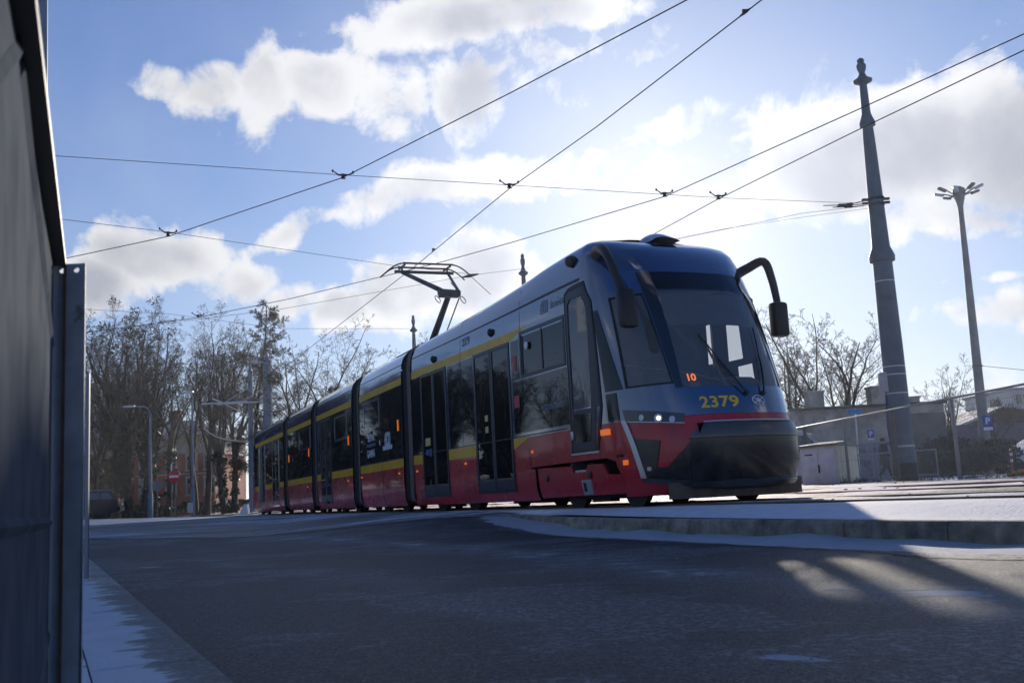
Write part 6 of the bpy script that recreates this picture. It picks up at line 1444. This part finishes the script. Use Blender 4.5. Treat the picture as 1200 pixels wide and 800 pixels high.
# delineator post
c = at(1187, 549, 38); zb_ = H(c.x, 38); hh_ = at(1185, 527, 38).z-zb_; t = thing('delineator_post', 'flexible red and white traffic post behind the mesh fence near the right edge', 'traffic post', (c.x, 38, zb_))
mb = MB(); mb.lathe(V3(c.x, 38, zb_), [(.12, 0), (.12, .04), (.05, .06), (.045, hh_), (.02, hh_+.03), (.001, hh_+.03)], 12); mb.build('post', mat('post_red', (.45, .05, .03), .5), t)
for q in (.55, .82): mb = MB(); mb.lathe(V3(c.x, 38, zb_+hh_*q-.05), [(.047, 0), (.052, .005), (.052, .10), (.047, .105)], 12); mb.build('white_band', M_swhite, t)
c = at(1196, 560, 24); mb = MB(); bz = H(c.x, c.y); mb.box(V3(c.x, c.y, bz+.05), (.34, .2, .09), yaw(.4), bev=.03); mb.box(V3(c.x+.05, c.y, bz+.11), (.2, .14, .05), yaw(.9), bev=.02); o = mb.build('orange_bag', mat('orange_plastic', (.55, .20, .07), .5)); recenter(o, (c.x, c.y, bz)); tag(o, 'crumpled orange plastic bag lying by the fence at the right edge', 'litter')

# ================================================================== vehicles
M_tyre = mat('tyre', (.018, .018, .018), .85); M_rim = mat('rim', (.35, .36, .38), .35, metal=.7); M_cglass = mat('car_glass', (.012, .015, .02), .05, coat=1.0, ior=1.7)
def car(name, label, cat, loc, rz, prof, width, paint, L_, belt, glass_poly, wheels, group=None, tail=None, rails=False):
    """prof: side outline [(x, z)] x forward; built as rounded slices across the width"""
    t = thing(name, label, cat, loc, group); t.rotation_euler = (0, 0, rz); W_ = width/2
    def sl(y): 
        k = abs(y)/W_; out = []
        for x, z in prof:
            tz = max(0, (z-belt)/(1.0)); yy = y*(1-.30*tz) ; xx = x*(1-.05*k**4) ; out.append(Vector((xx, yy, z-(.03*k**6 if z > belt else 0))))
        return out
    ys = [-W_, -W_*.94, -W_*.7, 0, W_*.7, W_*.94, W_]; n = len(prof); mb = MB(); rows = [sl(y) for y in ys]; V_ = [p for r in rows for p in r]
    mb.add(V_, [(i*n+j, i*n+(j+1) % n, (i+1)*n+(j+1) % n, (i+1)*n+j) for i in range(len(ys)-1) for j in range(n)], 0, True); mb.add(rows[0], [tuple(range(n))]); mb.add(rows[-1], [tuple(range(n))[::-1]])
    mb.build('body', paint, t, False)
    for sg in (-1, 1):
        for poly in glass_poly:
            mb = MB(); mb.add([Vector((x, sg*(W_*(1-.30*max(0, z-belt))+.022), z)) for x, z in poly], [tuple(range(len(poly)))]); mb.open = True; mb.build('side_window', M_cglass, t, False)
    if tail:
        (x0, z0), (x1, z1) = tail; mb = MB(); mb.add([(x0-.015, -W_*.78, z0), (x0-.015, W_*.78, z0), (x1-.015, W_*.66, z1), (x1-.015, -W_*.66, z1)], [(0, 1, 2, 3)]); mb.open = True; mb.build('rear_window', M_cglass, t, False)
    for x, z, r in wheels:
        for sg in (-1, 1):
            mb = MB(); mb.lathe(Vector((x, sg*(W_-.19), z)), [(.0, 0), (r*.9, 0), (r, .03), (r, .18), (r*.93, .205), (r*.62, .205), (r*.60, .18), (0, .18)], 24, axis=Vector((0, sg, 0))); w = mb.build('wheel', M_tyre, t, False)
            mb = MB(); mb.lathe(Vector((x, sg*(W_-.012), z)), [(0, .0), (r*.14, 0), (r*.16, .012), (r*.06, .02), (0, .02)], 12, axis=Vector((0, sg, 0)))
            for k in range(5): a = 6.283*k/5; d = Vector((math.cos(a), 0, math.sin(a))); mb.box(Vector((x, sg*(W_-.004), z))+d*r*.34, (r*.55, .02, r*.13), (d, Vector((0, 1, 0)), d.cross(Vector((0, 1, 0)))))
            mb.build('rim', M_rim, w, False)
            mb = MB(); mb.lathe(Vector((x, sg*(W_-.10), z+.01)), [(r*1.06, 0), (r*1.14, 0), (r*1.14, .115), (r*1.06, .115)], 20, axis=Vector((0, sg, 0))); mb.build('wheel_arch', T_frame, t, False)
    return t
# dark estate car at left, seen from its rear right
prof = [(-2.25, .35), (-2.30, .55), (-2.28, .90), (-2.14, 1.02), (-1.85, 1.42), (-1.70, 1.47), (.0, 1.50), (.45, 1.45), (1.10, 1.02), (2.0, .90), (2.25, .72), (2.28, .40), (2.1, .26), (-2.1, .26)]
Y = 57.0; c = gp(90, Y); th = R(193)
M_dblue = mat('car_dark_blue', (.010, .013, .026), .5, coat=.0, spec=.2, var=.15)
gl_ = [[(-1.98, 1.02), (-1.35, 1.03), (-1.35, 1.40), (-1.72, 1.40)], [(-1.28, 1.03), (-.42, 1.03), (-.42, 1.42), (-1.28, 1.41)], [(-.35, 1.03), (.86, 1.02), (.36, 1.38), (-.35, 1.42)]]
car1 = car('parked_car', 'dark blue estate car seen from behind at the left, beside the metal corner post', 'car', tuple(c), th, prof, 1.76, M_dblue, 4.5, 1.0, gl_, [(-1.35, .32, .32), (1.35, .32, .32)], tail=((-2.16, 1.04), (-1.90, 1.38)))
for sg in (-1, 1):
    mb = MB(); mb.box(Vector((-2.235, sg*.72, .92)), (.10, .20, .26), bev=.02); mb.build('tail_light', mat('tail_red', (.5, .02, .02), .25, coat=.6), car1, False)
    mb = MB(); mb.tube([Vector((-1.7, sg*.60, 1.49)), Vector((-1.5, sg*.60, 1.54)), Vector((.0, sg*.60, 1.56)), Vector((.2, sg*.60, 1.51))], .018, 6); mb.build('roof_rail', M_gal, car1, False)
mb = MB(); mb.box(Vector((-2.30, 0, .48)), (.10, 1.70, .22), bev=.04); mb.build('bumper', M_dblue, car1, False); mb = MB(); mb.box(Vector((-2.355, 0, .72)), (.02, .50, .11)); mb.build('number_plate', M_swhite, car1, False)
# white van whose front shows past the tram nose
prof = [(-2.4, .4), (-2.45, 1.2), (-2.35, 1.85), (-2.1, 1.95), (.9, 1.95), (1.25, 1.85), (1.95, 1.15), (2.45, .98), (2.55, .6), (2.5, .35), (-2.3, .3)]
gl_ = [[(.35, 1.15), (1.70, 1.12), (1.18, 1.72), (.35, 1.75)], [(-.9, 1.15), (.25, 1.15), (.25, 1.75), (-.9, 1.75)]]
c = gp(912, 38); van = car('parked_van', 'white van with blue-tinted glass just showing past the tram nose', 'van', (c.x, 38, fz(c)), R(-12), prof, 1.9, mat('van_white', (.50, .52, .55), .3, coat=.6), 4.9, 1.1, gl_, [(-1.5, .34, .34), (1.6, .34, .34)])
mb = MB(); mb.add([(1.99, -.80, 1.18), (1.99, .80, 1.18), (1.34, .68, 1.80), (1.34, -.68, 1.80)], [(0, 1, 2, 3)]); mb.open = True; mb.build('windscreen', mat('van_glass_blue', (.05, .13, .18), .1, coat=1), van, False)
# car at right edge
prof = [(-2.0, .3), (-2.05, .8), (-1.9, .98), (-1.2, 1.42), (.2, 1.45), (1.0, .98), (1.9, .82), (2.05, .55), (2.0, .28)]
gl_ = [[(-1.45, 1.0), (-.35, 1.0), (-.35, 1.36), (-1.1, 1.36)], [(-.28, 1.0), (.85, .99), (.2, 1.36), (-.28, 1.37)]]
c = gp(1222, 46); car2 = car('parked_car', 'small silver car cut off by the right edge, behind the mesh fence', 'car', (c.x, 46, fz(c)), R(180), prof, 1.65, mat('car_silver', (.42, .45, .50), .3, coat=.8, metal=.3), 4.0, .98, gl_, [(-1.25, .29, .29), (1.25, .29, .29)])
for sg in (-1, 1): mb = MB(); mb.box(Vector((1.93, sg*.58, .72)), (.16, .26, .15), bev=.04); mb.build('headlight', M_lens, car2, False)

# ================================================================== pedestrian
def person(loc, face):
    t = thing('person', 'pedestrian in a dark coat walking behind the fence, half hidden by the big mast', 'person', tuple(loc)); t.rotation_euler = (0, 0, face)
    J = {0: ((0, 0, .95), .15), 1: ((0, 0, 1.15), .155), 2: ((0, 0, 1.38), .17), 3: ((0, 0, 1.50), .07), 4: ((.01, 0, 1.60), .085), 5: ((.015, 0, 1.70), .085),
         6: ((0, .20, 1.40), .065), 7: ((-.10, .26, 1.14), .05), 8: ((.02, .25, .90), .035), 9: ((.06, .24, .82), .03),
         10: ((0, -.20, 1.40), .065), 11: ((-.02, -.27, 1.14), .05), 12: ((.14, -.25, .94), .035), 13: ((.19, -.24, .87), .03),
         14: ((.0, .10, .88), .105), 15: ((.20, .10, .50), .075), 16: ((.30, .10, .10), .05), 17: ((.42, .10, .05), .04),
         18: ((.0, -.10, .88), .105), 19: ((-.06, -.10, .50), .075), 20: ((-.34, -.10, .16), .05), 21: ((-.25, -.10, .05), .04)}
    E_ = [(0, 1), (1, 2), (2, 3), (3, 4), (4, 5), (2, 6), (6, 7), (7, 8), (8, 9), (2, 10), (10, 11), (11, 12), (12, 13), (0, 14), (14, 15), (15, 16), (16, 17), (0, 18), (18, 19), (19, 20), (20, 21)]
    me = bpy.data.meshes.new('body'); me.from_pydata([J[i][0] for i in range(22)], E_, []); o = bpy.data.objects.new('body', me); COL.objects.link(o)
    mo = o.modifiers.new('skin', 'SKIN'); me.skin_vertices[0].data[0].use_root = True
    for i in range(22): r = J[i][1]; me.skin_vertices[0].data[i].radius = (r, r)
    sb = o.modifiers.new('sub', 'SUBSURF'); sb.levels = 2; sb.render_levels = 2
    m2 = bpy.data.meshes.new_from_object(o.evaluated_get(bpy.context.evaluated_depsgraph_get())); bpy.data.objects.remove(o); m2.name = 'body'
    for q in (mat('dark_clothes', (.02, .022, .028), .9), mat('skin_tone', (.45, .26, .19), .6)): m2.materials.append(q)
    for p in m2.polygons: p.material_index = 1 if p.center.z > 1.52 or (p.center.z < .92 and abs(p.center.y) > .18 and p.center.z > .7) else 0; p.use_smooth = True
    link('body', m2, t, False)
    mb = MB(); rows = []
    for z, rx, ry in ((.62, .20, .25), (.80, .19, .235), (1.0, .175, .21), (1.2, .175, .205), (1.38, .165, .22), (1.48, .10, .12)): rows.append([(rx*math.cos(6.283*k/16)-.01, ry*math.sin(6.283*k/16), z) for k in range(16)])
    mb.add([p for r in rows for p in r], [(i*16+k, i*16+(k+1) % 16, (i+1)*16+(k+1) % 16, (i+1)*16+k) for i in range(5) for k in range(16)], 0, True); mb.open = True; mb.build('coat', mat('coat_dark', (.022, .024, .030), .85), t, False)
    mb = MB(); mb.lathe(Vector((-.01, 0, 1.665)), [(.098, -.06), (.105, 0), (.095, .06), (.05, .105), (0, .115)], 14); mb.build('hair', mat('hair_brown', (.06, .035, .02), .8), t, False)
c = gp(1043, 44); person((c.x, 44, fz(c)), R(5))

# ================================================================== added haze that stands in for veiling sun glare
hm = bpy.data.materials.new('veiling_glare'); hm.use_nodes = True; t_ = hm.node_tree; t_.nodes.clear(); ho = t_.nodes.new('ShaderNodeOutputMaterial'); hv = t_.nodes.new('ShaderNodeVolumePrincipled')
hv.inputs['Color'].default_value = (.85, .90, 1.0, 1); hv.inputs['Density'].default_value = .00042; hv.inputs['Anisotropy'].default_value = .55; t_.links.new(hv.outputs[0], ho.inputs['Volume'])
mb = MB(); mb.box((0, 850, 7.0), (3200, 2440, 17.5)); hz_ = mb.build('glare_haze', hm); hz_['kind'] = 'stuff'; hz_['label'] = 'added pale haze hanging over the street'; hz_['category'] = 'glare_haze'
